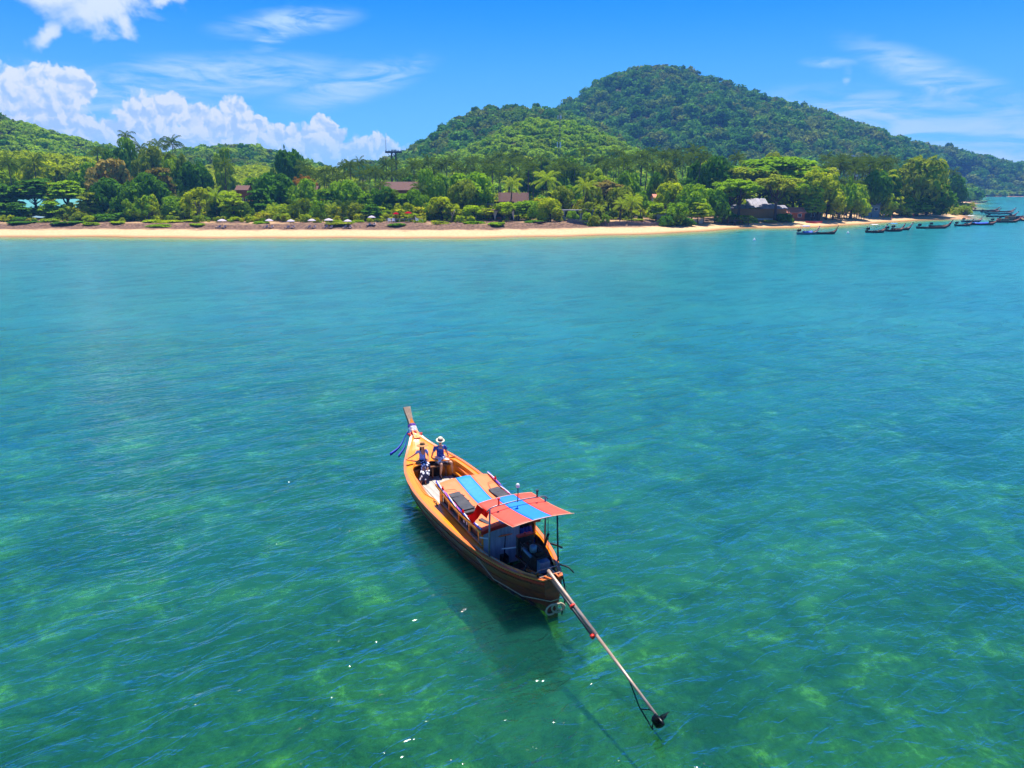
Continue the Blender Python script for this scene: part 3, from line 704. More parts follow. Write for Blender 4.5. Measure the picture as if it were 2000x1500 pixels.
def dark_bottom(m):
    """tarred bottom below the waterline"""
    n = N(m.node_tree); bs = m.node_tree.nodes['Principled BSDF']; src = bs.inputs['Base Color'].links[0].from_socket
    z = P_sep(n, n.new('ShaderNodeTexCoord').outputs['Object'], 2)
    n.put(bs.inputs['Base Color'], n.mix(n.mapr(z, .03, .09), (.012, .010, .006, 1), src))
dark_bottom(M['hull'])
BOAT = (1.1, 16.8, 0.0); HEAD = math.atan2(.893, -.45)
ST_S = [0, .35, .8, 1.4, 2.2, 3.0, 3.9, 4.8, 5.7, 6.5, 7.3, 8.1, 8.9, 9.6, 10.2, 10.7, 11.05, 11.3]
ST_W = [.26, .42, .61, .83, 1.03, 1.15, 1.25, 1.32, 1.37, 1.39, 1.38, 1.31, 1.17, .94, .65, .37, .18, .08]
ST_G = [1.18, 1.12, 1.06, 1.02, 1.0, .99, .985, .985, .99, 1.0, 1.03, 1.07, 1.14, 1.24, 1.37, 1.54, 1.72, 1.88]
ST_K = [.03, -.03, -.10, -.20, -.30, -.38, -.46, -.46, -.45, -.43, -.38, -.30, -.16, .06, .40, .82, 1.22, 1.55]
def gw(s): return float(np.interp(s, ST_S, ST_W))
def gg(s): return float(np.interp(s, ST_S, ST_G))
def gk(s): return float(np.interp(s, ST_S, ST_K))
def fine(a, b, n): return [a + (b - a) * i / n for i in range(n + 1)]
SEC = [(0, 0), (.30, .06), (.60, .20), (.80, .40), (.92, .64), (1.0, 1.0)]   # (beam fraction, height fraction)
def hull_pt(s, k, side, off=0.0, ds=0.0):
    w, gz_, kz = gw(s), gg(s), gk(s); a, h = SEC[k] if isinstance(k, int) else (np.interp(k, [q[1] for q in SEC], [q[0] for q in SEC]), k)
    return (s + ds, side * (w * a + off), kz + (gz_ - kz) * h)
def build_longtail():
    root = empty('longtail_boat', BOAT, HEAD)
    tag(root, 'varnished orange wooden long-tail boat with striped roof carrying the seated couple', 'boat')
    P = lambda b, n, m, par=root: b.build(n, m, par)
    ss = fine(0, 11.3, 46)
    # outer shell, keel to gunwale
    b = MB(); rings = []
    for s in ss:
        rings.append([hull_pt(s, k, 1) for k in range(5, 0, -1)] + [hull_pt(s, 0, 1)] + [hull_pt(s, k, -1) for k in range(1, 6)])
    b.rings(rings, 0, False)
    b.add(rings[0], [tuple(range(len(rings[0])))], 0)
    hull = P(b, 'hull', M['hull'])
    # weed on the bottom at the stern
    b = MB()
    rr = [[hull_pt(s, h, sd, .006) for h in (.16, .22, .27, .32 + .02 * math.sin(s * 9))] for sd in (1,) for s in fine(0.02, 2.2, 12)]
    b.rings(rr, 0, False); b2 = [[hull_pt(s, h, -1, .006) for h in (.16, .22, .27, .32)] for s in fine(0.02, 2.2, 12)]; b.rings(b2, 0, False)
    b.box((-.02, 0, .05), (.05, .3, .3), None, 0)
    P(b, 'weedy_waterline', M['antifoul'], hull)
    # strakes: each one proud of the shell
    for sd in (1, -1):
        for h0, h1, off, mt, nm in ((.985, 1.03, .045, 'rail', 'gunwale_rail'), (.90, .955, .030, 'red_line', 'rubbing_strake'), (.80, .845, .022, 'varnish_dark', 'rubbing_strake'), (.62, .65, .018, 'hull', 'rubbing_strake')):
            b = MB(); rr = []
            for s in ss:
                a0 = hull_pt(s, min(h0, 1.0), sd, .003); a1 = hull_pt(s, min(h1, 1.0), sd, .003); z0 = gk(s) + (gg(s) - gk(s)) * h0; z1 = gk(s) + (gg(s) - gk(s)) * h1
                inn = -.06 if nm == 'gunwale_rail' else -.004
                rr.append([(s, a0[1] + sd * inn, z0), (s, a0[1] + sd * off, z0), (s, a1[1] + sd * off, z1), (s, a1[1] + sd * inn, z1)])
            b.rings(rr, 0, True, (True, True), False); P(b, nm, M[mt])
    # side decks, three planks a side, along the whole boat
    def inner(s):
        if s < 2.5: return max(gw(s) - .13, .1)
        if s < 6.35: return .93
        if s < 9.3: return max(gw(s) - .29, .2)
        return .0
    for sd in (1, -1):
        for q in range(3):
            b = MB(); rr = []
            for s in fine(.35, 9.3, 44):
                w = gw(s) - .055; i = inner(s) if not (2.5 < s < 2.7) else inner(2.49) + (.93 - inner(2.49)) * (s - 2.5) / .2
                if 6.35 <= s < 6.9: i = .93 + (inner(6.9) - .93) * (s - 6.35) / .55
                if s > 8.9: i = i * (1 - ((s - 8.9) / .4) ** 2 * .25)
                i = min(i, w - .02)
                y0 = i + (w - i) * (q + .01) / 3; y1 = i + (w - i) * (q + .985) / 3; z = gg(s) + .004; c0 = .05 * (1 - (q + .01) / 3); c1 = .05 * (1 - (q + .985) / 3)
                rr.append([(s, sd * y0, z + c0), (s, sd * y1, z + c1), (s, sd * y1, z + c1 - .03), (s, sd * y0, z + c0 - .03)])
            b.rings(rr, 0, True, (True, True), False); P(b, 'side_deck_plank', M['varnish'])
        # inner coaming wall from the deck edge down to the floor
        b = MB(); rr = []
        for s in fine(6.4, 9.5, 18):
            i = .93 + (inner(6.9) - .93) * (s - 6.35) / .55 if s < 6.9 else (inner(s) if s < 8.9 else inner(8.9) * (1 - ((min(s, 9.5) - 8.9) / .6) ** 1.6 * .55))
            rr.append([(s, sd * i, gg(s) + .075), (s, sd * (i + .035), gg(s) + .075), (s, sd * (i + .035), .40), (s, sd * i, .40)])
        b.rings(rr, 0, True, (True, True), False); P(b, 'coaming', M['varnish'])
        b = MB(); rr = []
        for s in fine(.3, 2.5, 12):
            i = inner(s); rr.append([(s, sd * i, gg(s) + .02), (s, sd * (i + .03), gg(s) + .02), (s, sd * (i * .9 + .0), .22), (s, sd * (i * .9 - .03), .22)])
        b.rings(rr, 0, True, (True, True), False); P(b, 'stern_lining', M['dark_wood'])
    # fore deck of eight planks that sweep up to the prow
    for q in range(8):
        f0, f1 = -1 + q / 4 + .004, -1 + (q + 1) / 4 - .004
        b = MB(); rr = []
        for s in fine(9.3, 11.2, 16):
            w = gw(s) - .05; st = s
            z = gg(s) + .004; cam_ = .05
            rr.append([(st, w * f0, z + cam_ * (1 - f0 * f0)), (st, w * f1, z + cam_ * (1 - f1 * f1)), (st, w * f1, z + cam_ * (1 - f1 * f1) - .03), (st, w * f0, z + cam_ * (1 - f0 * f0) - .03)])
        b.rings(rr, 0, True, (True, True), False); P(b, 'foredeck_plank', M['varnish'])
    b = MB(); b.bar((9.32, -1.0, 1.235), (9.32, 1.0, 1.235), .03, .035); P(b, 'deck_batten', M['varnish_dark'])
    # seat board and the riser under it
    b = MB(); b.box((9.30, 0, 1.04), (.36, 1.66, .05)); P(b, 'bench', M['brown_wood'])
    b = MB(); b.box((9.49, 0, .84), (.04, 1.5, .62)); P(b, 'bulkhead', M['dark_wood'])
    for y in (-.55, .0, .55):
        b = MB(); b.box((9.2, y, .79), (.06, .06, .46)); P(b, 'bench_leg', M['brown_wood'])
    # cockpit floor, each plank its own
    for q in range(9):
        y0 = -1.06 + q * .2356; y1 = y0 + .2356 - .012; dz = .006 * math.sin(q * 2.3)
        se = min(9.44, 8.9 + .5 * (1 - abs((y0 + y1) / 2) / 1.4))
        b = MB(); b.box(((6.06 + se) / 2, (y0 + y1) / 2, .55 + dz), (se - 6.06, y1 - y0, .03)); P(b, 'floor_plank', M['grey_plank'])
    b = MB()
    for s in (6.9, 7.9, 8.8): b.box((s, 0, .51), (.08, 1.9, .05))
    P(b, 'floor_beam', M['dark_wood'])
    # side bench (starboard) and stringer
    b = MB(); b.box((7.75, -.90, .80), (2.3, .22, .035)); P(b, 'side_bench', M['varnish'])
    b = MB(); b.bar((6.6, -1.0, .93), (9.0, -.88, 1.02), .05, .05); P(b, 'stringer', M['rail'])
    b = MB(); b.bar((6.6, 1.0, .93), (9.0, .88, 1.02), .05, .05); P(b, 'stringer', M['rail'])
    for s in (6.75, 7.75, 8.65):
        b = MB(); b.box((s, -.90, .68), (.05, .16, .21)); P(b, 'bench_leg', M['brown_wood'])
    # ---------------- cabin
    X0, X1, HW = 2.62, 6.05, .88
    def zr(s): t = (s - X0) / (X1 - X0); return 1.63 - .117 * math.sin(t * math.pi) + .06 * t
    wins = [(2.95, 3.55), (3.68, 4.38), (4.51, 5.21), (5.34, 5.86)]
    for sd in (1, -1):
        side = MB()                                     # lower wall
        rr = [[(s, sd * HW, gg(s) - .02), (s, sd * HW, gg(s) + .12), (s, sd * (HW - .04), gg(s) + .12), (s, sd * (HW - .04), gg(s) - .02)] for s in fine(X0, X1, 20)]
        side.rings(rr, 0, True, (True, True), False)
        wall = P(side, 'cabin_side', M['varnish'])
        b = MB(); rr = [[(s, sd * (HW + .012), gg(s) + .105), (s, sd * (HW + .03), gg(s) + .105), (s, sd * (HW + .03), gg(s) + .14), (s, sd * (HW - .05), gg(s) + .14)] for s in fine(X0, X1, 20)]
        b.rings(rr, 0, True, (True, True), False); P(b, 'window_sill', M['pale_wood'], wall)
        b = MB(); rr = [[(s, sd * HW, zr(s) - .11), (s, sd * HW, zr(s) - .01), (s, sd * (HW - .04), zr(s) - .01), (s, sd * (HW - .04), zr(s) - .11)] for s in fine(X0, X1, 20)]
        b.rings(rr, 0, True, (True, True), False); P(b, 'window_head', M['white'], wall)
        posts = [X0 + .03, 3.61, 4.44, 5.27, 5.93, X1 - .03, 2.9]
        for s in posts:
            b = MB(); b.box((s, sd * (HW - .01), (gg(s) + .14 + zr(s) - .11) / 2), (.07, .05, zr(s) - .11 - gg(s) - .14 + .01)); P(b, 'window_post', M['varnish'], wall)
        for a, c in wins:
            b = MB(); s = (a + c) / 2; z0 = gg(s) + .15; z1 = zr(s) - .12
            b.box((s, sd * (HW - .055), (z0 + z1) / 2), (c - a + .1, .012, z1 - z0 + .06)); P(b, 'unlit_window_fill', M['dark_glass_void'], wall)  # dark sheet standing in for the shaded cabin behind the open window
        b = MB(); b.box((2.76, sd * (HW - .0), 1.32), (.22, .03, .34)); P(b, 'woven_panel', M['brown_wood'], wall)
        for s, z in ((4.28, 1.38), (4.12, 1.22), (3.9, 1.24)):
            b = MB(); b.box((s, sd * (HW - .04), z), (.09, .012, .08)); P(b, 'window_sticker', M['white'], wall)
        # lattice bench rail on the side deck by the rear of the cabin
        for k in range(6):
            b = MB(); b.box((2.75 + k * .18, sd * (HW + .022), gg(3) + .075), (.12, .02, .05)); P(b, 'fretwork', M['rail'], wall)
    # front opening frame and back bulkhead of boards
    for y in (-.86, .86):
        b = MB(); b.box((X1, y, 1.0), (.07, .07, 1.15)); P(b, 'cabin_post', M['varnish'])
    b = MB(); b.bar((X1, -.9, 1.5), (X1, .9, 1.5), .06, .08); P(b, 'cabin_beam', M['varnish'])
    for k in range(6):
        y = .86 - k * .2
        b = MB(); b.box((X0 - .01 + .003 * (k % 2), y - .1, .96), (.03, .19, 1.24)); P(b, 'bulkhead_board', M['white_wall'])
    b = MB(); b.box((X0 + .06, -.60, .95), (.03, .62, 1.2)); P(b, 'unlit_doorway_fill', M['dark_glass_void'])  # dark sheet painting the unlit doorway opening
    b = MB(); pts = []
    rr = [[(X0 - .05 + .03 * math.sin(k * 1.9), -.34 - k * .035, 1.42 - .0 * k), (X0 - .09 + .03 * math.sin(k * 1.9 + .8), -.34 - k * .045, .9), (X0 - .06 + .04 * math.sin(k * 1.9 + .4), -.33 - k * .04, .42)] for k in range(12)]
    b.rings(rr, 0, False); P(b, 'hanging_tarp', M['blue_cloth'])
    # dark floor of the cabin and of the stern well
    b = MB(); b.box((4.33, 0, .42), (3.4, 1.8, .04)); P(b, 'cabin_floor', M['dark_wood'])
    for k in range(6):
        b = MB(); s = .55 + k * .36; w = max(gw(s) * .82, .2); b.box((s, 0, .27 + .004 * (k % 2)), (.345, 2 * w, .03)); P(b, 'well_board', M['dark_wood'])
    # roof: three cambered strips of tarpaulin over battens
    def roof_z(s, y): return zr(s) + .10 * (1 - (y / .97) ** 2)
    for (y0, y1), mt in zip(((-.98, -.275), (-.271, .271), (.275, .98)), ('canvas_orange', 'canvas_blue', 'canvas_orange')):
        b = MB(); rr = []
        for s in fine(X0 - .12, X1 + .12, 18):
            top = [(s, y0 + (y1 - y0) * j / 6, roof_z(s, y0 + (y1 - y0) * j / 6) + .006 * math.sin(s * 5 + j)) for j in range(7)]
            rr.append(top + [(p[0], p[1], p[2] - .03) for p in reversed(top)])
        b.rings(rr, 0, True, (True, True), True); P(b, 'roof_sheet', M[mt])
    b = MB(); rr = [[(X0 - .14, y, roof_z(X0, y) + .012), (X0 - .14, y, roof_z(X0, y) - .10), (X0 - .11, y, roof_z(X0, y) - .10), (X0 - .11, y, roof_z(X0, y) + .012)] for y in fine(-.99, .99, 12)]
    b.rings(rr, 0, True, (True, True), False); P(b, 'roof_edge', M['red_line'])
    for sd in (1, -1):
        b = MB(); rr = [[(s, sd * .985, roof_z(s, .98) - .05), (s, sd * 1.01, roof_z(s, .98) - .05), (s, sd * 1.01, roof_z(s, .98) + .02), (s, sd * .985, roof_z(s, .98) + .02)] for s in fine(X0 - .14, X1 + .12, 18)]
        b.rings(rr, 0, True, (True, True), False); P(b, 'roof_edge', M['varnish'])
        for mt, ph in (('pink', 0), ('violet', 2.1), ('white', 4.2)):
            b = MB(); b.tube([(s, sd * (.955 + .02 * math.cos(s * 6 + ph)), roof_z(s, .96) + .075 + .02 * math.sin(s * 6 + ph)) for s in fine(X0 - .1, X1 + .15, 60)], .019, 5); P(b, 'roof_cord', M[mt])
        for s in (X1 - .45, 3.9, 3.1):
            b = MB(); b.tube([(s, sd * .955, roof_z(s, .95)), (s, sd * .955, roof_z(s, .95) + .20)], .02, 6); b.box((s, sd * .955, roof_z(s, .95) + .12), (.12, .05, .03)); P(b, 'roof_cleat', M['red'])
        b = MB(); b.tube([(X1 - .45, sd * .93, 1.70), (X1 - .6, sd * .6, roof_z(5.7, .6) + .02), (4.9, sd * .5, roof_z(5, .5) + .02)], .008, 4); P(b, 'lashing', M['brown_wood'])
    b = MB(); b.bar((X0 - .22, .80, 1.43), (X0 - .10, 1.02, 1.46), .03, .03); P(b, 'gutter_spout', M['white'])
    # stern awning on its frame
    def can_z(s): return 2.33 + (2.92 - s) / 2.32 * .31
    def can_pt(s, y): return (s, y, can_z(s) + .07 * (1 - (y / .92) ** 2) - .05 * math.sin((2.92 - s) / 2.32 * math.pi))
    for (y0, y1), mt in zip(((-.91, -.30), (-.296, .296), (.30, .91)), ('canopy_red', 'canopy_blue', 'canopy_red')):
        b = MB(); rr = []
        for s in fine(2.92, .58, 12):
            top = [can_pt(s, y0 + (y1 - y0) * j / 5) for j in range(6)]
            rr.append(top + [(p[0], p[1], p[2] - .012) for p in reversed(top)])
        b.rings(rr, 0, True, (True, True), True); P(b, 'awning_sheet', M[mt])
    b = MB(); b.tube([can_pt(.58, y) for y in fine(-.98, .93, 8)], .013, 6); P(b, 'awning_batten', M['curd'])
    b = MB(); b.tube([can_pt(2.92, y) for y in fine(-.91, .91, 8)], .012, 6); P(b, 'awning_batten', M['curd'])
    for sd in (1, -1):
        b = MB(); b.tube([can_pt(s, sd * .91) for s in fine(2.92, .58, 8)], .010, 5); P(b, 'awning_batten', M['curd'])
    flap = MB()
    flap.rings([[(2.94, .90, can_z(2.92) - .01), (3.05, .97, 2.0), (3.45, 1.02, 1.73)], [(2.4, .915, can_z(2.4) - .0), (2.70, .99, 1.98), (2.98, 1.04, 1.70)]], 0, False)
    flap.rings([[(2.4, .915, can_z(2.4)), (2.5, .98, can_z(2.4) - .17)], [(2.06, .915, can_z(2.06)), (2.1, .98, can_z(2.06) - .20)]], 0, False)
    P(flap, 'awning_flap', M['red'])
    b = MB(); sag = [(2.08, .98, 2.46), (2.05, .9, 2.55)] + [(2.05, y, 2.60 + .02 * math.cos(y * 3)) for y in fine(.75, -.75, 8)] + [(2.05, -.9, 2.56), (2.08, -1.0, 2.46)]
    b.tube(sag, .022, 7); P(b, 'awning_crossbar', M['steel'])
    for sd in (1, -1):
        b = MB(); b.tube([(2.08, sd * .92, .88), (2.06, sd * .915, 1.7), (2.05, sd * .90, 2.55)], .028, 8); b.box((2.08, sd * .92, .90), (.12, .10, .02)); P(b, 'awning_post', M['steel'])
        b = MB(); b.tube([(2.05, sd * .62, 2.60), (2.05, sd * .62, 2.80)], .025, 7); b.tube([(2.05, sd * .62, 2.78), (2.05, sd * .62, 2.82)], .045, 8); P(b, 'bracket', M['red_line'] if sd > 0 else M['steel_dark'])
    b = MB(); b.tube([(.95, -.72, .98), (1.0, -.72, 1.7), (1.02, -.70, can_z(1))], .026, 8); P(b, 'awning_post', M['steel_dark'])
    b = MB(); b.tube([(1.35, -.62, .98), (1.36, -.60, can_z(1.35))], .010, 6); P(b, 'stay', M['steel_dark'])
    b = MB(); b.tube([(2.05, .02, 2.58), (2.0, .03, 2.85), (1.98, .05, 3.08)], .016, 6); mast = P(b, 'mast', M['steel_dark'])
    b = MB(); b.lathe([(0, 3.19), (.035, 3.18), (.06, 3.13), (.055, 3.08), (.02, 3.05), (0, 3.05)], (1.98, .05, 0), 12); P(b, 'mast_lamp', M['lamp'], mast)
    # steering wheel on its column
    b = MB(); Mw = Matrix.Rotation(R(28), 3, 'Y')
    b.torus((2.38, .25, 1.42), .20, .016, 24, 6, Mw)
    for k in range(3):
        a = k * 2.094; b.tube([(2.38, .25, 1.42), Vector((2.38, .25, 1.42)) + Mw @ Vector((.2 * math.cos(a), .2 * math.sin(a), 0))], .010, 5)
    wheel = P(b, 'steering_wheel', M['rail']); b = MB(); b.tube([(2.38, .25, 1.42), (2.46, .25, .7)], .018, 6); b.box((2.46, .25, .55), (.2, .2, .34)); P(b, 'wheel_column', M['engine'])
    # ---------------- engine on its cradle
    E = MB(); E.box((1.05, 0, 1.32), (.85, .36, .42)); E.box((1.05, 0, 1.57), (.72, .24, .12)); E.box((1.0, .0, 1.08), (.6, .26, .14))
    for k in range(4): E.tube([(.8 + k * .17, .0, 1.6), (.8 + k * .17, .0, 1.69)], .05, 8)
    eng = P(E, 'engine', M['engine'])
    b = MB(); b.box((1.62, 0, 1.42), (.10, .52, .58)); 
    for k in range(9): b.box((1.565, -.22 + k * .055, 1.42), (.012, .02, .5))
    P(b, 'radiator', M['steel_dark'], eng)
    b = MB(); b.box((1.62, 0, 1.735), (.13, .5, .05)); b.tube([(1.62, 0, 1.75), (1.62, 0, 1.80)], .04, 10); P(b, 'radiator_cap', M['red_line'], eng)
    b = MB(); b.lathe([(.0, -.03), (.17, -.03), (.19, 0), (.17, .03), (0, .03)], (1.50, 0, 1.38), 20, 0, 'X'); P(b, 'flywheel', M['steel'], eng)
    b = MB(); b.tube([(1.3, -.22, 1.5), (1.0, -.26, 1.5), (.72, -.26, 1.48)], .045, 8); b.tube([(1.0, -.26, 1.5), (.95, -.32, 1.8), (.9, -.36, 2.02)], .035, 8); P(b, 'exhaust', M['rust'], eng)
    b = MB(); b.tube([(1.3, .2, 1.5), (1.15, .26, 1.55), (.8, .24, 1.5)], .05, 8); b.lathe([(0, 0), (.1, 0), (.1, .16), (.05, .2), (0, .2)], (.85, .15, 1.62), 14); P(b, 'air_filter', M['engine_blue'], eng)
    b = MB(); b.box((.55, 0, 1.30), (.26, .30, .32)); b.lathe([(.17, 0), (.15, .1), (.07, .22)], (.42, 0, 1.3), 14, 0, 'X'); P(b, 'gearbox', M['engine_blue'], eng)
    b = MB()
    for pts in ([(1.5, .2, 1.6), (1.3, .3, 1.7), (1.0, .22, 1.62)], [(1.5, -.2, 1.2), (1.2, -.3, 1.05), (.9, -.2, 1.1)], [(.9, .2, 1.4), (.8, .42, 1.2), (1.0, .5, .8), (1.2, .45, .5)], [(.6, -.1, 1.4), (.5, -.35, 1.1), (.7, -.5, .7)]): b.tube(pts, .018, 6)
    P(b, 'hose', M['black'], eng)
    for sd in (1, -1):
        b = MB(); b.bar((1.75, sd * .22, 1.06), (.2, sd * .20, 1.12), .05, .06); b.bar((1.0, sd * .22, 1.05), (1.0, sd * .26, .32), .07, .07, (1, 0, 0)); P(b, 'engine_cradle', M['rust'])
    b = MB(); b.lathe([(0, -.4), (.10, -.4), (.12, -.3), (.12, .3), (.10, .4), (0, .4)], (1.05, 0, .94), 12, 0, 'Y'); P(b, 'cradle_pivot', M['rust'])
    b = MB(); b.bar((1.75, .06, 1.3), (2.35, .38, 1.02), .03, .03); P(b, 'tiller', M['white'])
    # bits stowed in the stern well
    b = MB(); b.box((1.75, -.55, .48), (.3, .3, .38)); b.tube([(1.75, -.55, .68), (1.75, -.55, .74)], .04, 8); P(b, 'fuel_tank', M['blue_cloth'])
    b = MB(); b.box((1.95, .45, .42), (.36, .24, .26)); b.box((1.95, .45, .56), (.3, .2, .03)); P(b, 'battery_box', M['black'])
    b = MB(); b.tube([(2.3, -.35, .36), (1.5, -.05, .66)], .015, 6); P(b, 'boat_hook', M['white'])
    # stern frame
    for sd in (1, -1):
        b = MB(); b.bar((.95, sd * .30, 1.04), (-.12, sd * .12, 1.26), .05, .05); P(b, 'stern_rail', M['rail'])
        b = MB(); b.bar((.30, sd * .24, .9), (.30, sd * .22, 1.2), .05, .05, (1, 0, 0)); P(b, 'stern_post', M['brown_wood'])
    for s, z in ((.62, 1.10), (.18, 1.2)):
        b = MB(); b.bar((s, -.32, z), (s, .32, z), .07, .045); P(b, 'stern_thwart', M['pale_wood'])
    b = MB(); b.tube([(.5, .30, 1.1), (.28, .28, 1.36), (.28, -.28, 1.36), (.5, -.30, 1.1)], .016, 6); P(b, 'stern_hoop', M['steel'])
    # fender hoops and ropes at the transom
    for k, (y, z, r) in enumerate(((.10, .34, .17), (-.06, .36, .15), (-.14, .40, .12))):
        b = MB(); b.torus((-.12 - .03 * k, y, z), r, .026, 18, 6, Matrix.Rotation(R(80), 3, 'Y') @ Matrix.Rotation(R(20 * k), 3, 'X')); P(b, 'rope_fender', M['rope'])
    b = MB(); b.tube([hull_pt(2.6, .86, 1, .05), (1.6, 1.02, .60), (.6, .62, .50), (-.15, .15, .62), (-.55, .04, .92)], .012, 5); P(b, 'mooring_rope', M['rope'])
    b = MB(); b.tube([(.8, -.66, 1.0), (.3, -.5, .9), (.0, -.40, .72), (-.1, -.32, .4), (-.12, -.22, .1)], .022, 5); P(b, 'mooring_rope', M['black'])
    b = MB(); b.tube([(2.2, -1.04, .95), (1.9, -1.2, .98), (1.75, -1.34, .92)], .03, 6); P(b, 'fairlead', M['black'])
    b = MB(); b.tube([(.85, -.70, 1.0), (.6, -.85, 1.0), (.42, -.92, .9)], .022, 6); P(b, 'fairlead', M['black'])
    # coiled line lying on the port side deck
    b = MB()
    for k in range(7):
        s = 1.45 + k * .15; b.tube([(s, gw(s) - .10, gg(s) + .03), (s + .25, gw(s) - .02, gg(s) + .05), (s + .5, gw(s + .5) - .12, gg(s) + .03)], .012, 5)
    P(b, 'coiled_line', M['rope'])
    b = MB(); b.tube([(5.9, 1.05, gg(6) + .06), (6.1, 1.02, gg(6) + .10), (6.3, 1.04, gg(6) + .07)], .016, 5); P(b, 'deck_cleat', M['black'])
    # ---------------- the long tail
    A = Vector((.15, .02, 1.30)); B = Vector((-4.62, .08, .38)); d = (B - A).normalized()
    T = lambda L: A + d * L
    L0 = (B - A).length
    b = MB(); b.tube([T(-.1), T(.1), T(2.4)], [.055, .05, .05], 10); b.tube([T(2.4), T(L0)], [.04, .032], 10); shaft = P(b, 'tail_shaft', M['shaft'])
    off = Vector((0, .075, -.035))
    b = MB(); b.tube([T(.0) + off, T(2.35) + off * 1.1], .034, 8); P(b, 'brace_pipe', M['steel_dark'], shaft)
    b = MB(); b.tube([T(.3) + Vector((0, -.045, -.03)), T(L0 - .35) + Vector((0, -.03, -.02))], .014, 6); P(b, 'water_pipe', M['rail'], shaft)
    b = MB(); b.tube([T(2.32) + off * 1.2, T(2.40) + off * 1.2], .055, 10); P(b, 'collar', M['red_line'], shaft); b = MB(); b.tube([T(1.3) + off * .6, T(1.36) + off * .6], .085, 12); P(b, 'collar', M['red_line'], shaft)
    b = MB(); b.tube([T(L0 - 1.05) + Vector((0, 0, -.03)), T(L0 - .55) + Vector((0, .06, -.26)), T(L0 - .1) + Vector((0, .03, -.40)), T(L0 + .22) + Vector((0, 0, -.42))], .017, 6)
    b.tube([T(L0 - .5) + Vector((0, .06, -.27)), T(L0 - .16)], .014, 6); b.tube([T(L0 - .1) + Vector((0, .03, -.4)), T(L0 - .04)], .014, 6); P(b, 'skeg', M['prop'], shaft)
    b = MB(); b.lathe([(.0, .14), (.03, .10), (.045, 0), (.045, -.1), (.03, -.14)], (0, 0, 0), 10, 0, 'X')
    for k in range(3):
        a0 = k * 2.094 + .5; rr = []
        for t in fine(0, 1, 6):
            r = .04 + .23 * t; wd = .115 * math.sin(math.pi * (.18 + .74 * t)) + .01; tw = R(58 - 30 * t)
            row = []
            for q in (-1, 0, 1):
                aa = a0 + q * wd * math.cos(tw) / max(r, .05) * .9
                row.append((q * wd * math.sin(tw), r * math.cos(aa), r * math.sin(aa)))
            rr.append(row + [(p[0] + .008, p[1], p[2]) for p in reversed(row)])
        b.rings(rr, 0, True, (True, True), True)
    pr = P(b, 'propeller', M['prop'], shaft); pr.location = T(L0 + .10); pr.rotation_euler = (0, -math.asin(-d.z) + 0, 0)
    # ---------------- prow
    prow = [(10.95, 1.55, .13, .20), (11.25, 1.78, .11, .17), (11.5, 2.0, .10, .14), (11.68, 2.18, .10, .11), (11.85, 2.38, .125, .08), (12.04, 2.62, .15, .055)]
    b = MB(); rr = []
    for s, z, hw, th in prow[:3]: rr.append([(s + th * .7, -hw, z - th * .7), (s + th * .7, hw, z - th * .7), (s - th * .7, hw, z + th * .7), (s - th * .7, -hw, z + th * .7)])
    b.rings(rr, 0, True, (True, True), False); stem = P(b, 'stem_post', M['varnish'])
    b = MB(); rr = []
    for s, z, hw, th in prow[2:]: rr.append([(s + th * .6, -hw, z - th * .6), (s + th * .6, hw, z - th * .6), (s - th * .6, hw, z + th * .6), (s - th * .6, -hw, z + th * .6)])
    b.rings(rr, 0, True, (True, True), False); P(b, 'prow_board', M['pale_wood'])
    b = MB(); b.add([(11.36, -.10, 2.10), (11.36, .10, 2.10), (11.54, 0, 2.33), (11.42, -.10, 2.05), (11.42, .10, 2.05), (11.60, 0, 2.28)], [(0, 1, 2), (5, 4, 3), (0, 3, 4, 1), (1, 4, 5, 2), (2, 5, 3, 0)]); P(b, 'prow_wedge', M['varnish'])
    return root
boat = build_longtail()
BM = Matrix.Translation(BOAT) @ Matrix.Rotation(HEAD, 4, 'Z')
def on_boat(o, parent=None):
    """stand a thing that lies on the boat where its boat coordinates say"""
    if parent is None: o.matrix_basis = BM @ o.matrix_basis
    return o
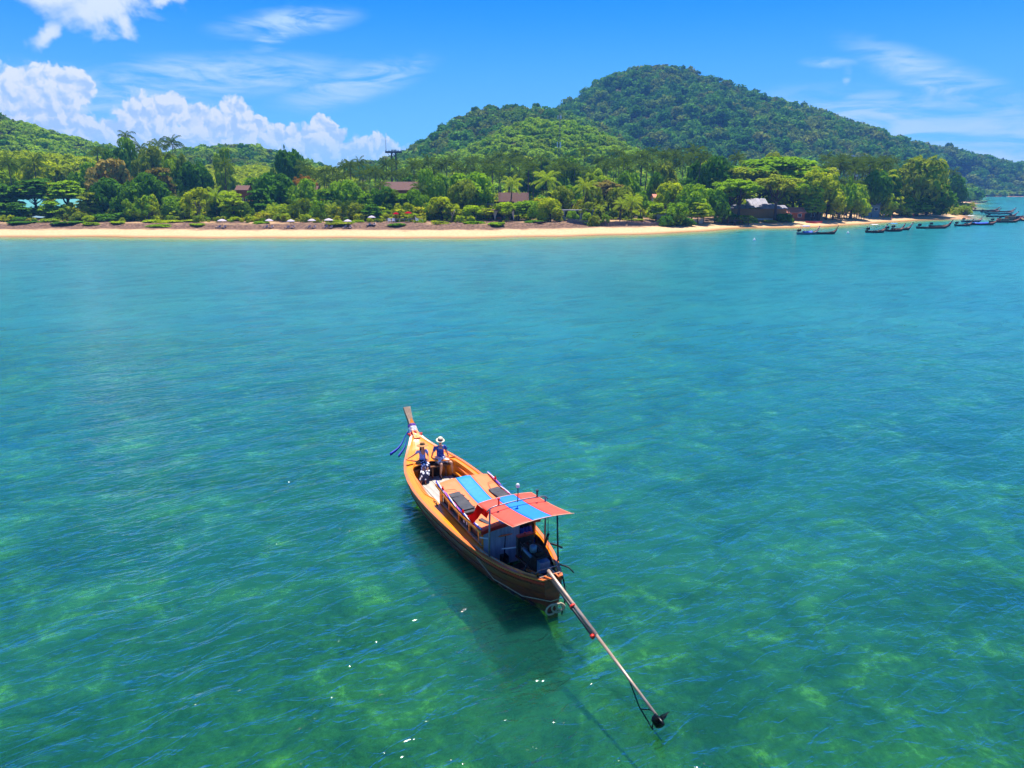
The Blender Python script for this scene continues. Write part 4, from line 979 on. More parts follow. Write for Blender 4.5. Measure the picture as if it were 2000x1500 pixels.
def garland():
    band = [('ribbon_violet', .10, .145, 11.47, 1.98), ('ribbon_white', .10, .155, 11.38, 1.89), ('ribbon_white', .09, .16, 11.30, 1.81), ('ribbon_red', .08, .17, 11.20, 1.72), ('ribbon_white', .07, .175, 11.13, 1.64), ('yellow', .09, .185, 11.03, 1.56), ('ribbon_red', .05, .19, 10.95, 1.50)]
    names = {'ribbon_violet': ('violet silk sash wrapped round the neck of the boat prow', 'sash'), 'yellow': ('yellow flower garland round the foot of the boat prow', 'garland')}
    out = empty('prow_garland', (11.2, 0, 1.7)); tag(out, 'white, red, violet and yellow sashes and garlands tied round the boat prow', 'garland')
    for i, (mt, w, r, s, z) in enumerate(band):
        b = MB(); M3 = Matrix.Rotation(R(43), 3, 'Y')
        for k in range(3):
            pts = []
            for j in range(25):
                a = j / 24 * 6.283; rr = r * (1 + .07 * math.sin(a * 7 + k + i)); p = M3 @ Vector((rr * math.cos(a) * 1.15, rr * math.sin(a) * .95, (k - 1) * w * .32 + .01 * math.sin(a * 5)))
                pts.append(p + Vector((s - 11.2, 0, z - 1.7)))
            b.tube(pts, w * .26, 6)
        b.build({'yellow': 'flower_chain'}.get(mt, 'sash'), M[mt], out)
    # bow knot with tails
    b = MB(); b.tube([(-.10, .17, .02), (-.16, .26, .04), (-.10, .28, .10), (-.06, .18, .06)], .04, 6); b.tube([(-.10, -.15, .02), (-.2, -.24, .0), (-.12, -.28, .06), (-.06, -.16, .04)], .04, 6)
    b.build('bow_knot', M['ribbon_red'], out)
    on_boat(out)
    rb = empty('blue_ribbon', (11.3, .18, 1.85)); tag(rb, 'two long blue ribbons streaming outward from the boat prow', 'ribbon')
    for e, wv in (((-.62, .98, -.62), .0), ((-.62, .64, -.78), .6), ((.0, .10, -1.05), 1.3)):
        b = MB(); E_ = Vector(e); rr = []
        for t in fine(0, 1, 14):
            p = E_ * t + Vector((.03 * math.sin(t * 7 + wv), .03 * math.cos(t * 6 + wv), -.10 * math.sin(t * 3.1)))
            w = .02 + .035 * t; n_ = Vector((.4, .1, .9)); n_.normalize()
            rr.append([p - n_ * w, p + n_ * w + Vector((.0, .006, 0)), p + n_ * w + Vector((.012, .0, 0)), p - n_ * w + Vector((.012, .0, 0))])
        b.rings(rr, 0, True, (True, True), True); b.build('streamer', M['ribbon_blue'], rb)
    on_boat(rb)
garland()
def roof_mats():
    def zr(s): t = (s - 2.62) / 3.7; return 1.63 - .117 * math.sin(t * math.pi) + .06 * t
    for (s0, s1, y, lab, rz) in ((3.75, 5.15, .70, 'pair of black padded mats lying on the near, port side of the striped roof', -.04), (3.9, 5.1, -.66, 'black padded mat on the far, starboard side of the striped roof', .05)):
        e = empty('roof_mat', ((s0 + s1) / 2, y, zr((s0 + s1) / 2) + .085), rz); tag(e, lab, 'mat', 'mats on the boat roof')
        L = s1 - s0
        for k in range(2 if y > 0 else 2):
            b = MB(); hw = .20
            rr = []
            for t in fine(-.5, .5, 10):
                z = .02 + .012 * math.sin(t * 13 + k); xx = t * L * .94
                rr.append([(xx, -hw + k * .06, z + k * .04), (xx, hw + k * .02, z + k * .04 - .02), (xx, hw + k * .02, z + k * .04 + .015), (xx, -hw + k * .06, z + k * .04 + .035)])
            b.rings(rr, 0, True, (True, True), False); o = b.build('pad', M['mat'], e); o.location = ((k * .12) if y > 0 else -.06 * k, 0, 0)
        for t in (-.3, .05, .35):
            b = MB(); b.box((t * L, .0, .075), (.03, .44, .012)); b.build('strap', M['black'], e)
        on_boat(e)
    e = MB(); e.box((0, 0, 0), (.45, .13, .03), (0, 0, .25)); o = e.build('dark_board', M['mat'], None, (3.02, .62, 1.66)); tag(o, 'short dark board lying on the roof beside the red awning flap', 'board'); on_boat(o)
roof_mats()
# ================================================================ people
M['skin'] = pm('skin', '#cc9068', .5, 0, .06, 12, .001); M['skin_fair'] = pm('fair_skin', '#e0a983', .5, 0, .06, 12, .001)
M['hair'] = pm('dark_hair', '#1d130d', .6, 0, .2, 30, .003)
M['straw'] = pm('straw', '#d8a060', .8, 0, .12, 40, .003, '#8a5a2a', .7); M['cream_straw'] = pm('cream_straw', '#ecd9b4', .8, 0, .06, 40, .002)
M['hat_band'] = pm('black_hat_band', '#1a1512', .7); M['shades'] = pm('black_sunglasses', '#08080a', .12)
M['sandal'] = pm('dark_sandal', '#2a1c20', .7); M['shorts'] = pm('white_shorts', '#e9e6ea', .8, 0, .05, 8, .004)
def patterned(name, base, spots, sc, thr, stretch=(1, 1, 1), base2=None):
    m = bpy.data.materials.new(name); m.use_nodes = True; n = N(m.node_tree); bs = m.node_tree.nodes['Principled BSDF']
    tc = n.mapping(n.new('ShaderNodeTexCoord').outputs['Object'], (0,0,0), (0,0,0), stretch)
    v = n.new('ShaderNodeTexVoronoi'); n.put(v.inputs['Vector'], tc); v.inputs['Scale'].default_value = sc; v.inputs['Randomness'].default_value = .6
    c0 = rgba(base) if base2 is None else n.mix(n.mapr(n.noise(tc, sc * .6, 3), .4, .6), rgba(base), rgba(base2))
    n.put(bs.inputs['Base Color'], n.mix(n.mapr(v.outputs['Distance'], thr, thr + .06), rgba(spots), c0)); bs.inputs['Roughness'].default_value = .85
    return m
M['shirt_navy'] = patterned('navy_printed_shirt', '#1a3a8c', '#8fb8f0', 18, .22, base2='#2a5ab8')
M['blouse'] = patterned('pale_blue_blouse', '#93b4f0', '#e0eaff', 22, .22, base2='#6f96e0')
M['skirt'] = patterned('navy_skirt_white_spots', '#15143c', '#f0eef2', 10, .36, (1, 1, .5))
def skin_mesh(joints, edges, root=0, sub=1):
    """joints: (x,y,z,r) or (x,y,z,rx,ry); grows one continuous surface along the skeleton"""
    me = bpy.data.meshes.new('skeleton'); me.from_pydata([j[:3] for j in joints], edges, [])
    o = bpy.data.objects.new('skeleton', me); COL.objects.link(o)
    md = o.modifiers.new('skin', 'SKIN'); md.use_smooth_shade = True; md.branch_smoothing = .6
    if not me.skin_vertices: 
        bpy.context.view_layer.objects.active = o
    sv = me.skin_vertices[0].data if me.skin_vertices else None
    if sv is None: raise RuntimeError('no skin layer')
    for i, j in enumerate(joints): sv[i].radius = (j[3], j[4] if len(j) > 4 else j[3]); sv[i].use_root = (i == root)
    ss = o.modifiers.new('sub', 'SUBSURF'); ss.levels = sub; ss.render_levels = sub
    dg = bpy.context.evaluated_depsgraph_get(); dg.update()
    ev = o.evaluated_get(dg); out = bpy.data.meshes.new_from_object(ev)
    bpy.data.objects.remove(o); return out
def mesh_to_mb(me, mb, mi=0):
    mb.add([tuple(v.co) for v in me.vertices], [tuple(p.vertices) for p in me.polygons], mi, True)
def hand(mb, wrist, direction, palm_dir, side, mi=0, s=1.0):
    """palm, four bent fingers of different length and a thumb from the side of the palm"""
    W = Vector(wrist); d = Vector(direction).normalized(); pn = Vector(palm_dir); pn = (pn - d * pn.dot(d)).normalized(); a = d.cross(pn) * side
    rr = []
    for t, hw, ht in ((-.01, .026, .022), (.03, .038, .017), (.075, .042, .014), (.09, .038, .012)):
        c = W + d * t * s; rr.append([c + (a * math.cos(q) * hw + pn * math.sin(q) * ht) * s for q in [k * math.pi / 4 for k in range(8)]])
    mb.rings(rr, mi, True, (True, True), True)
    for k, L in enumerate((.070, .080, .075, .058)):
        b0 = W + (d * .082 + a * (.030 - .020 * k)) * s
        mb.tube([b0, b0 + (d * L * .42 + pn * .008) * s, b0 + (d * L * .75 + pn * .024) * s, b0 + (d * L * .92 + pn * .046) * s], [.0095 * s, .009 * s, .0085 * s, .006 * s], 6, mi)
    b0 = W + (d * .025 + a * .034) * s
    mb.tube([b0, b0 + (a * .03 + d * .03 + pn * .012) * s, b0 + (a * .035 + d * .062 + pn * .028) * s], [.012 * s, .0105 * s, .0075 * s], 6, mi)
def face(mb, c, f, s=1.0, mi=0):
    """nose, ears, eyes and mouth on a head centred at c that faces f (mi skin, mi+1 dark)"""
    c = Vector(c); f = Vector(f).normalized(); l = Vector((0, 0, 1)).cross(f).normalized(); u = f.cross(l)
    P = lambda a, b, z: c + (f * a + l * b + u * z) * s
    mb.add([P(.098, -.012, .02), P(.098, .012, .02), P(.128, 0, -.022), P(.10, -.018, -.03), P(.10, .018, -.03), P(.09, 0, .035)], [(0, 2, 1), (0, 3, 2), (1, 2, 4), (2, 3, 4), (0, 1, 5)], mi, True)
    for sd in (-1, 1):
        mb.tube([P(.0, sd * .080, .03), P(-.008, sd * .092, .012), P(.002, sd * .084, -.025)], [.012 * s, .016 * s, .010 * s], 6, mi)
        mb.tube([P(.088, sd * .022, .022), P(.088, sd * .046, .020)], .008 * s, 6, mi + 1)
    mb.tube([P(.098, -.024, -.055), P(.104, 0, -.053), P(.098, .024, -.055)], .006 * s, 5, mi + 2)
M['lips'] = pm('lips', '#8f4038', .5); M['eye'] = pm('dark_eye', '#120c0a', .3)
def grow(name, J, E_, mats, parent, extra=None, root=0, sub=1):
    mb = MB(); mesh_to_mb(skin_mesh(J, E_, root, sub), mb)
    if extra: extra(mb)
    return mb.build(name, mats, parent)
def build_man():
    r = empty('person', (9.47, -.44, .572), math.pi); tag(r, 'person in cream hat, navy printed shirt and white shorts seated on the orange bow', 'person')
    J = [(0, 0, .62, .13, .15), (.0, 0, .78, .115, .145), (.01, 0, .96, .125, .17), (.0, 0, 1.10, .08, .13), (.02, 0, 1.19, .05), (.035, 0, 1.27, .062, .066), (.05, 0, 1.36, .088, .078), (.045, 0, 1.44, .07, .066),
         (-.01, .19, 1.10, .058), (.0, .27, .86, .042), (.02, .33, .66, .030),
         (-.01, -.19, 1.10, .058), (-.06, -.29, .88, .042), (-.10, -.33, .68, .030),
         (.05, .11, .59, .095), (.42, .30, .57, .062), (.37, .35, .30, .055), (.33, .37, .09, .036), (.50, .40, .045, .034),
         (.05, -.11, .59, .095), (.43, -.12, .57, .062), (.36, -.12, .30, .055), (.29, -.12, .09, .036), (.46, -.14, .045, .034)]
    E_ = [(0,1),(1,2),(2,3),(3,4),(4,5),(5,6),(6,7),(3,8),(8,9),(9,10),(3,11),(11,12),(12,13),(0,14),(14,15),(15,16),(16,17),(17,18),(0,19),(19,20),(20,21),(21,22),(22,23)]
    def ex(mb):
        hand(mb, (.02, .33, .66), (.1, .05, -1), (-1, 0, 0), 1); hand(mb, (-.10, -.33, .68), (-.3, -.1, -1), (1, 0, 0), -1); face(mb, (.04, 0, 1.35), (1, .0, -.18))
    grow('body', J, E_, [M['skin_fair'], M['eye'], M['lips']], r, ex)
    k = lambda i, d: (*J[i][:3], *[x + d for x in J[i][3:]])
    T = [(.0, 0, .60, .145, .165), k(1, .022), k(2, .022), (.0, 0, 1.12, .095, .14), (-.01, .195, 1.11, .075), (.0, .245, .95, .068), (-.01, -.195, 1.11, .075), (-.035, -.25, .95, .068), (.015, 0, 1.17, .06)]
    grow('shirt', T, [(0,1),(1,2),(2,3),(3,4),(4,5),(3,6),(6,7),(3,8)], M['shirt_navy'], r)
    Q = [(.0, 0, .60, .15, .17), (.06, .12, .595, .115), (.33, .25, .59, .090), (.06, -.12, .595, .115), (.33, -.12, .59, .090)]
    grow('shorts', Q, [(0,1),(1,2),(0,3),(3,4)], M['shorts'], r)
    b = MB(); c = (.045, 0, 1.40); Mh = Matrix.Rotation(R(14), 3, 'Y')
    b.lathe([(0, .125), (.06, .128), (.085, .11), (.092, .06), (.098, .02), (.135, .012), (.168, .002), (.172, -.004), (.135, -.003), (.098, -.002)], (0, 0, 0), 24); b.v = [tuple(Mh @ Vector(p) + Vector(c)) for p in b.v]; hat = b.build('hat', M['cream_straw'], r)
    b = MB(); b.lathe([(.0965, .055), (.1015, .05), (.104, .02), (.099, .015)], (0, 0, 0), 24); b.v = [tuple(Mh @ Vector(p) + Vector(c)) for p in b.v]; b.build('hat_band', M['hat_band'], hat)
    b = MB(); b.lathe([(.075, -.06), (.088, 0), (.092, .04)], (.03, 0, 1.36), 16); b.build('hair', M['hair'], r)
    for (x, y) in ((.37, .37), (.33, -.12)):
        b = MB(); b.box((x + .04, y + .005, .012), (.27, .10, .024)); b.bar((x + .08, y - .05, .04), (x + .10, y + .055, .04), .04, .07); b.bar((x - .02, y - .045, .05), (x - .02, y + .05, .05), .03, .07); b.build('sandal', M['sandal'], r)
    on_boat(r); return r
def build_woman():
    r = empty('person', (9.52, .27, .572), math.pi); tag(r, 'person in wide brown hat, sunglasses and navy skirt with white spots seated on the bow', 'person')
    J = [(0, 0, .62, .125, .15), (.01, 0, .77, .095, .12), (.01, 0, .93, .105, .14), (.0, 0, 1.05, .07, .11), (.02, 0, 1.13, .042), (.03, 0, 1.20, .056), (.05, 0, 1.28, .080, .072), (.04, 0, 1.36, .066, .06),
         (-.01, .165, 1.04, .048), (.06, .22, .84, .036), (.24, .12, .70, .026),
         (-.01, -.165, 1.04, .048), (-.10, -.34, .88, .036), (-.20, -.52, .76, .026),
         (.05, .09, .59, .09), (.42, .06, .56, .058), (.55, -.04, .30, .048), (.62, -.13, .09, .032), (.78, -.17, .04, .030),
         (.05, -.09, .59, .09), (.42, -.10, .56, .058), (.50, -.18, .30, .048), (.54, -.26, .09, .032), (.70, -.31, .04, .030)]
    E_ = [(0,1),(1,2),(2,3),(3,4),(4,5),(5,6),(6,7),(3,8),(8,9),(9,10),(3,11),(11,12),(12,13),(0,14),(14,15),(15,16),(16,17),(17,18),(0,19),(19,20),(20,21),(21,22),(22,23)]
    def ex(mb):
        hand(mb, (.24, .12, .70), (1, -.4, -.35), (0, 0, -1), 1, s=.92); hand(mb, (-.20, -.52, .76), (-.45, -.9, -.4), (0, 0, -1), -1, s=.92); face(mb, (.04, 0, 1.27), (1, .0, .05), .92)
    grow('body', J, E_, [M['skin'], M['eye'], M['lips']], r, ex)
    T = [(.01, 0, .66, .125, .15), (.01, 0, .78, .118, .142), (.01, 0, .93, .128, .162), (.0, 0, 1.06, .085, .125), (-.01, .17, 1.05, .062), (.03, .205, .90, .056), (-.01, -.17, 1.05, .062), (-.05, -.24, .96, .056), (.015, 0, 1.11, .05)]
    grow('blouse', T, [(0,1),(1,2),(2,3),(3,4),(4,5),(3,6),(6,7),(3,8)], M['blouse'], r)
    b = MB(); rr = []   # skirt: from the waist over the lap and down to the ankles
    for (x, y, z, ax, ay, az) in ((.0, 0, .74, .125, .145, .0), (.02, 0, .66, .15, .175, .03), (.14, -.01, .63, .13, .19, .10), (.32, -.02, .62, .10, .19, .12), (.45, -.04, .56, .11, .185, .08), (.53, -.09, .42, .12, .18, .02), (.57, -.14, .28, .13, .185, .0), (.60, -.18, .17, .145, .20, .0)):
        ring = []
        for j in range(28):
            a = j / 28 * 6.283; w = 1 + .05 * math.sin(a * 9) * (z < .6)
            if az > .05: ring.append((x + .02 * math.cos(a), y + ay * math.cos(a) * w, z - .03 + az * math.sin(a)))
            else: ring.append((x + ax * math.sin(a) * -w * 1.0, y + ay * math.cos(a) * w, z + .0))
        rr.append(ring)
    b.rings(rr, 0, True, (False, False), True); b.build('skirt', M['skirt'], r)
    c = (.05, 0, 1.33); Mh = Matrix.Rotation(R(-4), 3, 'Y')
    b = MB(); b.lathe([(0, .10), (.06, .10), (.08, .085), (.088, .04), (.095, .0), (.16, -.01), (.225, -.035), (.228, -.04), (.16, -.018), (.095, -.008)], (0, 0, 0), 28); b.v = [tuple(Mh @ Vector(p) + Vector(c)) for p in b.v]; hat = b.build('hat', M['straw'], r)
    b = MB(); b.lathe([(.092, .035), (.097, .03), (.101, .005), (.096, .0)], (0, 0, 0), 24); b.v = [tuple(Mh @ Vector(p) + Vector(c)) for p in b.v]; b.build('hat_band', M['hair'], hat)
    b = MB(); rr = [[(x + rx * math.cos(a), ry * math.sin(a), z) for a in [k / 16 * 6.283 for k in range(16)]] for x, rx, ry, z in ((.02, .078, .086, 1.35), (.01, .082, .092, 1.28), (-.015, .07, .095, 1.19), (-.01, .06, .10, 1.10), (.0, .05, .09, 1.04))]
    b.rings(rr, 0, True, (True, True), True); b.build('hair', M['hair'], r)
    b = MB()
    for sd in (-1, 1): b.lathe([(0, .0), (.030, .0), (.032, .006), (.0, .012)], (.128, sd * .036, 1.288), 14, 0, 'X'); b.tube([(.13, sd * .066, 1.29), (.05, sd * .085, 1.29)], .005, 5)
    b.tube([(.134, -.012, 1.29), (.134, .012, 1.29)], .005, 5); b.build('sunglasses', M['shades'], r)
    for (x, y) in ((.64, -.14), (.56, -.27)):
        b = MB(); b.box((x + .05, y - .01, .010), (.24, .085, .02), (0, 0, -.25)); b.bar((x + .09, y - .06, .035), (x + .10, y + .03, .035), .02, .05); b.build('sandal', M['sandal'], r)
    on_boat(r); return r
build_man(); build_woman()
# ================================================================ boats moored off the beach
M['hull_dark'] = pm('dark_hull_wood', '#4a2418', .5, 0, .25, 1.5, .004, '#1f100b', .7)
M['hull_black'] = pm('black_hull_paint', '#211a1a', .45, 0, .25, 1.5, .004)
M['hull_blue'] = pm('faded_blue_hull', '#3d6a78', .55, 0, .2, 1.5, .004)
M['boat_in'] = pm('boat_interior', '#7c4a30', .7, 0, .2, 2, .003)
M['prow_red'] = pm('red_prow_cloth', '#c8343a', .7); M['prow_pink'] = pm('pink_prow_cloth', '#dd8f98', .7)
M['awn_blue'] = pm('bright_blue_awning', '#2a9fe0', .6); M['awn_white'] = pm('cream_awning', '#ece4d4', .6)
M['tarp_blue'] = pm('cobalt_tarp', '#1347c8', .6, 0, .1, 2); M['trim_white'] = pm('white_trim', '#d8d4cc', .6)
M['tan'] = pm('tan_wood', '#b58a50', .6, 0, .15, 3)
def small_boat(L, W, hull, name='longtail_boat', awning=None, cloth='prow_red', tarp=None, engine=True, tail=True, cabin=False):
    """simple long-tail, bow towards +x, centred, keel under z = 0"""
    root = empty(name, (0, 0, 0)); h = L / 2
    st = [(-1, .32, .62, -.15), (-.8, .62, .52, -.25), (-.5, .88, .46, -.3), (-.1, 1, .45, -.3), (.3, .95, .5, -.28), (.6, .72, .64, -.18), (.8, .44, .88, .05), (.92, .2, 1.2, .5), (.985, .07, 1.6, 1.1)]
    S_ = [a[0] for a in st]; f = lambda t, k: float(np.interp(t, S_, [a[k] for a in st]))
    b = MB(); rr = []; ts = fine(-1, .985, 18)
    sec = [(1, 1), (.93, .55), (.7, .2), (0, 0), (-.7, .2), (-.93, .55), (-1, 1)]
    for t in ts: rr.append([(t * h, W / 2 * f(t, 1) * a, f(t, 3) + (f(t, 2) - f(t, 3)) * z) for a, z in sec])
    b.rings(rr, 0, False); b.add(rr[0], [tuple(range(7))]); b.build('hull', M[hull], root)
    for sd in (1, -1):
        b = MB(); rr = [[(t * h, sd * W / 2 * f(t, 1) * .9, f(t, 2) + .02), (t * h, sd * (W / 2 * f(t, 1) + .04), f(t, 2) + .02), (t * h, sd * (W / 2 * f(t, 1) + .04), f(t, 2) - .06), (t * h, sd * W / 2 * f(t, 1) * .9, f(t, 2) - .06)] for t in ts]
        b.rings(rr, 0, True, (True, True), False); b.build('gunwale', M['boat_in' if sd > 0 else 'trim_white' if hull == 'hull_blue' else 'boat_in'], root)
    b = MB(); rr = [[(t * h, -W / 2 * f(t, 1) * .85, f(t, 2) - .28), (t * h, W / 2 * f(t, 1) * .85, f(t, 2) - .28)] for t in fine(-.95, .62, 12)]; b.rings(rr, 0, False)
    rr = [[(t * h, -W / 2 * f(t, 1) * .9, f(t, 2) - .02), (t * h, W / 2 * f(t, 1) * .9, f(t, 2) - .02)] for t in fine(.62, .97, 6)]; b.rings(rr, 0, False); b.build('deck', M['boat_in'], root)
    b = MB(); b.bar((.95 * h, 0, 1.25), (1.09 * h, 0, 2.15), .10, .16); b.build('prow_post', M[hull], root)
    if cloth:
        b = MB(); b.tube([(.97 * h, 0, 1.4), (1.02 * h, 0, 1.72)], .17, 7); b.build('prow_cloth', M[cloth], root)
    for t in (-.3, .25):
        b = MB(); b.box((t * h, 0, f(t, 2) - .04), (.22, W * f(t, 1) * .9, .05)); b.build('thwart', M['tan'], root)
    if engine:
        b = MB(); b.box((-.84 * h, 0, 1.0), (.7, .42, .5)); b.box((-.84 * h + .42, 0, 1.05), (.1, .5, .6)); b.bar((-.84 * h, 0, .3), (-.84 * h, 0, .9), .12, .12, (1, 0, 0)); b.tube([(-.8 * h, .15, 1.2), (-.84 * h, .2, 1.6)], .05, 6); b.build('engine', M['engine'], root)
        if tail:
            b = MB(); b.tube([(-.9 * h, 0, .98), (-1.0 * h - 2.6, 0, 1.0)], .05, 6); b.build('tail_shaft', M['steel'], root)
    if awning:
        x0, x1, z = -.62 * h, .05 * h, 2.05
        b = MB(); rr = [[(x, y, z + .12 * (1 - (y / (W / 2)) ** 2)) for y in fine(-W / 2, W / 2, 4)] for x in fine(x0, x1, 4)]
        rr = [r_ + [(p[0], p[1], p[2] - .05) for p in reversed(r_)] for r_ in rr]; b.rings(rr, 0, True, (True, True)); b.build('awning', M[awning], root)
        for x in (x0 + .1, x1 - .1):
            for sd in (1, -1):
                b = MB(); b.tube([(x, sd * W * .42, .4), (x, sd * W * .42, z)], .035, 5); b.build('awning_post', M['trim_white'], root)
    if tarp:
        b = MB(); rr = [[(t * h, y, f(t, 2) + .02 + .40 * (1 - (2 * y / W) ** 2) * (1 - .3 * abs(math.sin(t * 9)))) for y in fine(-W * .46, W * .46, 6)] for t in fine(-.45, .35, 8)]
        rr = [r_ + [(p[0], p[1], p[2] - .06) for p in reversed(r_)] for r_ in rr]; b.rings(rr, 0, True, (True, True)); b.build('tarp', M[tarp], root)
    if cabin:
        b = MB(); b.box((-.1 * h, 0, .85), (.55 * h, W * .7, .75)); b.box((-.1 * h, 0, 1.25), (.62 * h, W * .8, .07)); b.build('cabin', M['tan'], root)
        for k in range(3):
            b = MB(); b.box((-.1 * h + (k - 1) * .16 * h, -W * .355, .95), (.10 * h, .03, .34)); b.build('window', M['dark_glass_void'], root)
    return root
def place_boat(u, v, rz, label, **kw):
    x, y = ground_px(u, v, 0); kw['L'] *= .86; r = small_boat(**kw); r.location = (x, y, 0); r.rotation_euler = (R(random.uniform(-2, 2)), 0, R(rz))
    tag(r, label, 'boat', 'long-tail boats moored off the beach'); return r
BOATS = [
 (1577, 458.0, 2, 'dark boat with turquoise awning and blue cabin tarp, nearest the sheet-roofed bamboo hut', dict(L=6.3, W=1.7, hull='hull_blue', awning='awn_blue', cloth='prow_pink', tarp='tarp_blue')),
 (1614, 457.5, 3, 'plain dark open boat moored against the bow of the turquoise-awning boat', dict(L=6.2, W=1.5, hull='hull_dark', cloth=None, engine=False)),
 (1710, 454.5, 2, 'short dark boat with cream awning and its tail shaft stretched out level', dict(L=6.1, W=1.8, hull='hull_dark', awning='awn_white', cloth='prow_pink')),
 (1747, 452.0, 4, 'dark boat with bright blue awning, the nearer one of a pair', dict(L=6.0, W=1.7, hull='hull_dark', awning='awn_blue', cloth='prow_red', tail=False)),
 (1760, 449.6, 3, 'dark open boat half hidden behind the blue-awning boat', dict(L=6.6, W=1.6, hull='hull_black', cloth='prow_pink', tail=False)),
 (1822, 446.5, 2, 'long low dark boat with high red prow lying alone off the wooded point', dict(L=11.2, W=1.9, hull='hull_dark', cloth='prow_red', tail=False)),
 (1836, 443.5, 4, 'slim dark boat just behind the lone long boat off the wooded point', dict(L=8.0, W=1.5, hull='hull_black', cloth='prow_pink', tail=False, engine=True)),
 (1881, 441.6, 0, 'small dark work boat with a black engine and two poles', dict(L=6.0, W=1.7, hull='hull_black', cloth=None, tail=False)),
 (1915, 439.6, 2, 'big dark boat covered amidships by a cobalt blue tarp', dict(L=12.0, W=2.3, hull='hull_dark', cloth='prow_red', tarp='tarp_blue', tail=False)),
 (1898, 433.5, 4, 'boat with high cream awning behind the cobalt-tarp boat', dict(L=8.5, W=2.0, hull='hull_blue', cloth=None, awning='awn_white', tail=False)),
 (1962, 434.6, 2, 'tan cabin boat moored just right of the cobalt-tarp boat', dict(L=12.0, W=2.3, hull='hull_dark', cloth='prow_red', cabin=True, tail=False)),
 (1975, 429.5, 5, 'reddish cabin boat lying behind the tan cabin boat', dict(L=12.0, W=2.2, hull='hull_black', cloth='prow_pink', cabin=True, tail=False)),
 (2003, 431.6, 2, 'yellow-railed boat cut off by the right edge of the photo', dict(L=9.0, W=2.2, hull='hull_dark', cloth='prow_red', tarp='tan', tail=False)),
 (1990, 424.5, 3, 'dark boat with raised bow behind the reddish cabin boat near the edge', dict(L=10.0, W=1.9, hull='hull_black', cloth='prow_red', tail=False)),
 (1956, 423.5, 2, 'long dark boat in the middle of the right-hand fleet with no awning', dict(L=14.5, W=2.0, hull='hull_black', cloth='prow_pink', tail=False)),
 (1952, 418.0, 2, 'white-decked long boat in the upper middle of the fleet', dict(L=15.0, W=2.0, hull='hull_blue', cloth=None, tail=False)),
 (1962, 414.2, 5, 'dark boat with steep bow and pink bow cloth on the far side of the fleet', dict(L=11.5, W=1.9, hull='hull_dark', cloth='prow_pink', tail=False)),
 (1925, 412.0, 3, 'far dark boat at the left of the fleet, its bow raised high', dict(L=15.5, W=2.0, hull='hull_black', cloth='prow_red', tail=False)),
 (1934, 415.0, 4, 'low dark boat tucked just in front of the high-bowed far boat', dict(L=11.0, W=1.9, hull='hull_dark', cloth=None, tail=False)),
 (1909, 395.3, 2, 'distant dark boat with pinkish deck out in the middle of the bay', dict(L=19.0, W=2.4, hull='hull_black', cloth=None, cabin=False, tail=False)),
 (1887, 393.4, -3, 'small distant dark boat beside the one in the middle of the bay', dict(L=10.0, W=2.0, hull='hull_black', cloth=None, tail=False)),
 (1877, 398.2, 0, 'flat dark raft-like boat in the bay close to the wooded point', dict(L=9.0, W=1.8, hull='hull_black', cloth=None, engine=False)),
 (1893, 397.9, 0, 'second flat dark boat lying just right of the raft-like one', dict(L=9.0, W=1.8, hull='hull_black', cloth=None, engine=False)),
]
for u, v, rz, lab, kw in BOATS: place_boat(u, v, rz, lab, **kw)
# ================================================================ trees that can be told apart
def proto_near(kind, matkey, n, seed, csize, r=.045, base=-1.0):
    C, nn, sz, ti, L = crown_cards(kind, n, seed, csize)
    crown = card_mesh('crown', C, nn, sz, [LM[matkey]], ti)
    t = trunk_for(kind, L, r, seed, 0)                         # trunk modelled from 0 to 1, stretched per tree
    return crown, L
def trunk_mesh(kind, L, r, seed, lean=0.0, pale=False, multi=1):
    rs = random.Random(seed); t = MB()
    for q in range(multi):
        ox, oy = (rs.uniform(-.25, .25), rs.uniform(-.2, .2)) if multi > 1 else (0, 0)
        t.tube([(ox * .5 - lean, oy * .5, -.04), (ox * .6 - lean * .5, oy * .6, .3), (ox * .8 + rs.uniform(-.04, .04), oy, .62), (ox, oy, 1.0)], [r * 1.7 / multi ** .5, r * 1.1 / multi ** .5, r * .9 / multi ** .5, r * .5 / multi ** .5], 7)
    for l in L[:: max(1, len(L) // 9)]:
        z0 = rs.uniform(.4, .7)
        t.tube([(0, 0, z0), (l[0] * .45, l[1] * .45, z0 + .15), (l[0] * .85, l[1] * .85, 1.0)], [r * .5, r * .32, r * .14], 5)
    return t.mesh('trunk', [bark_pale if pale else bark])
NEAR = {}
def near(kind, mat, k):
    key = (kind, mat, k)
    if key not in NEAR:
        n, cs = {'round': (2300, .15), 'rain': (4200, .075), 'tier': (2300, .12), 'feather': (1700, .16), 'loose': (1500, .13)}[kind]
        seed = 100 + len(NEAR) * 7
        C, nn, sz, ti, L = crown_cards(kind, n, seed, cs)
        NEAR[key] = (card_mesh('crown', C, nn, sz, [LM[mat]], ti), trunk_mesh(kind, L, .045 if kind != 'rain' else .05, seed, pale=(kind == 'loose'), multi=2 if kind in ('loose',) else 1))
    return NEAR[key]
KIND_WORDS = {'round': 'rounded', 'rain': 'wide-spreading', 'tier': 'flat-tiered', 'feather': 'feathery pointed', 'loose': 'loose open-crowned', 'shrub': 'low rounded'}
MAT_WORDS = {'dark': 'dark green', 'green': 'green', 'lime': 'yellow-green', 'olive': 'olive green', 'rust': 'reddish-tinged', 'grey': 'grey-brown, half-bare', 'orange': 'orange-flowering'}
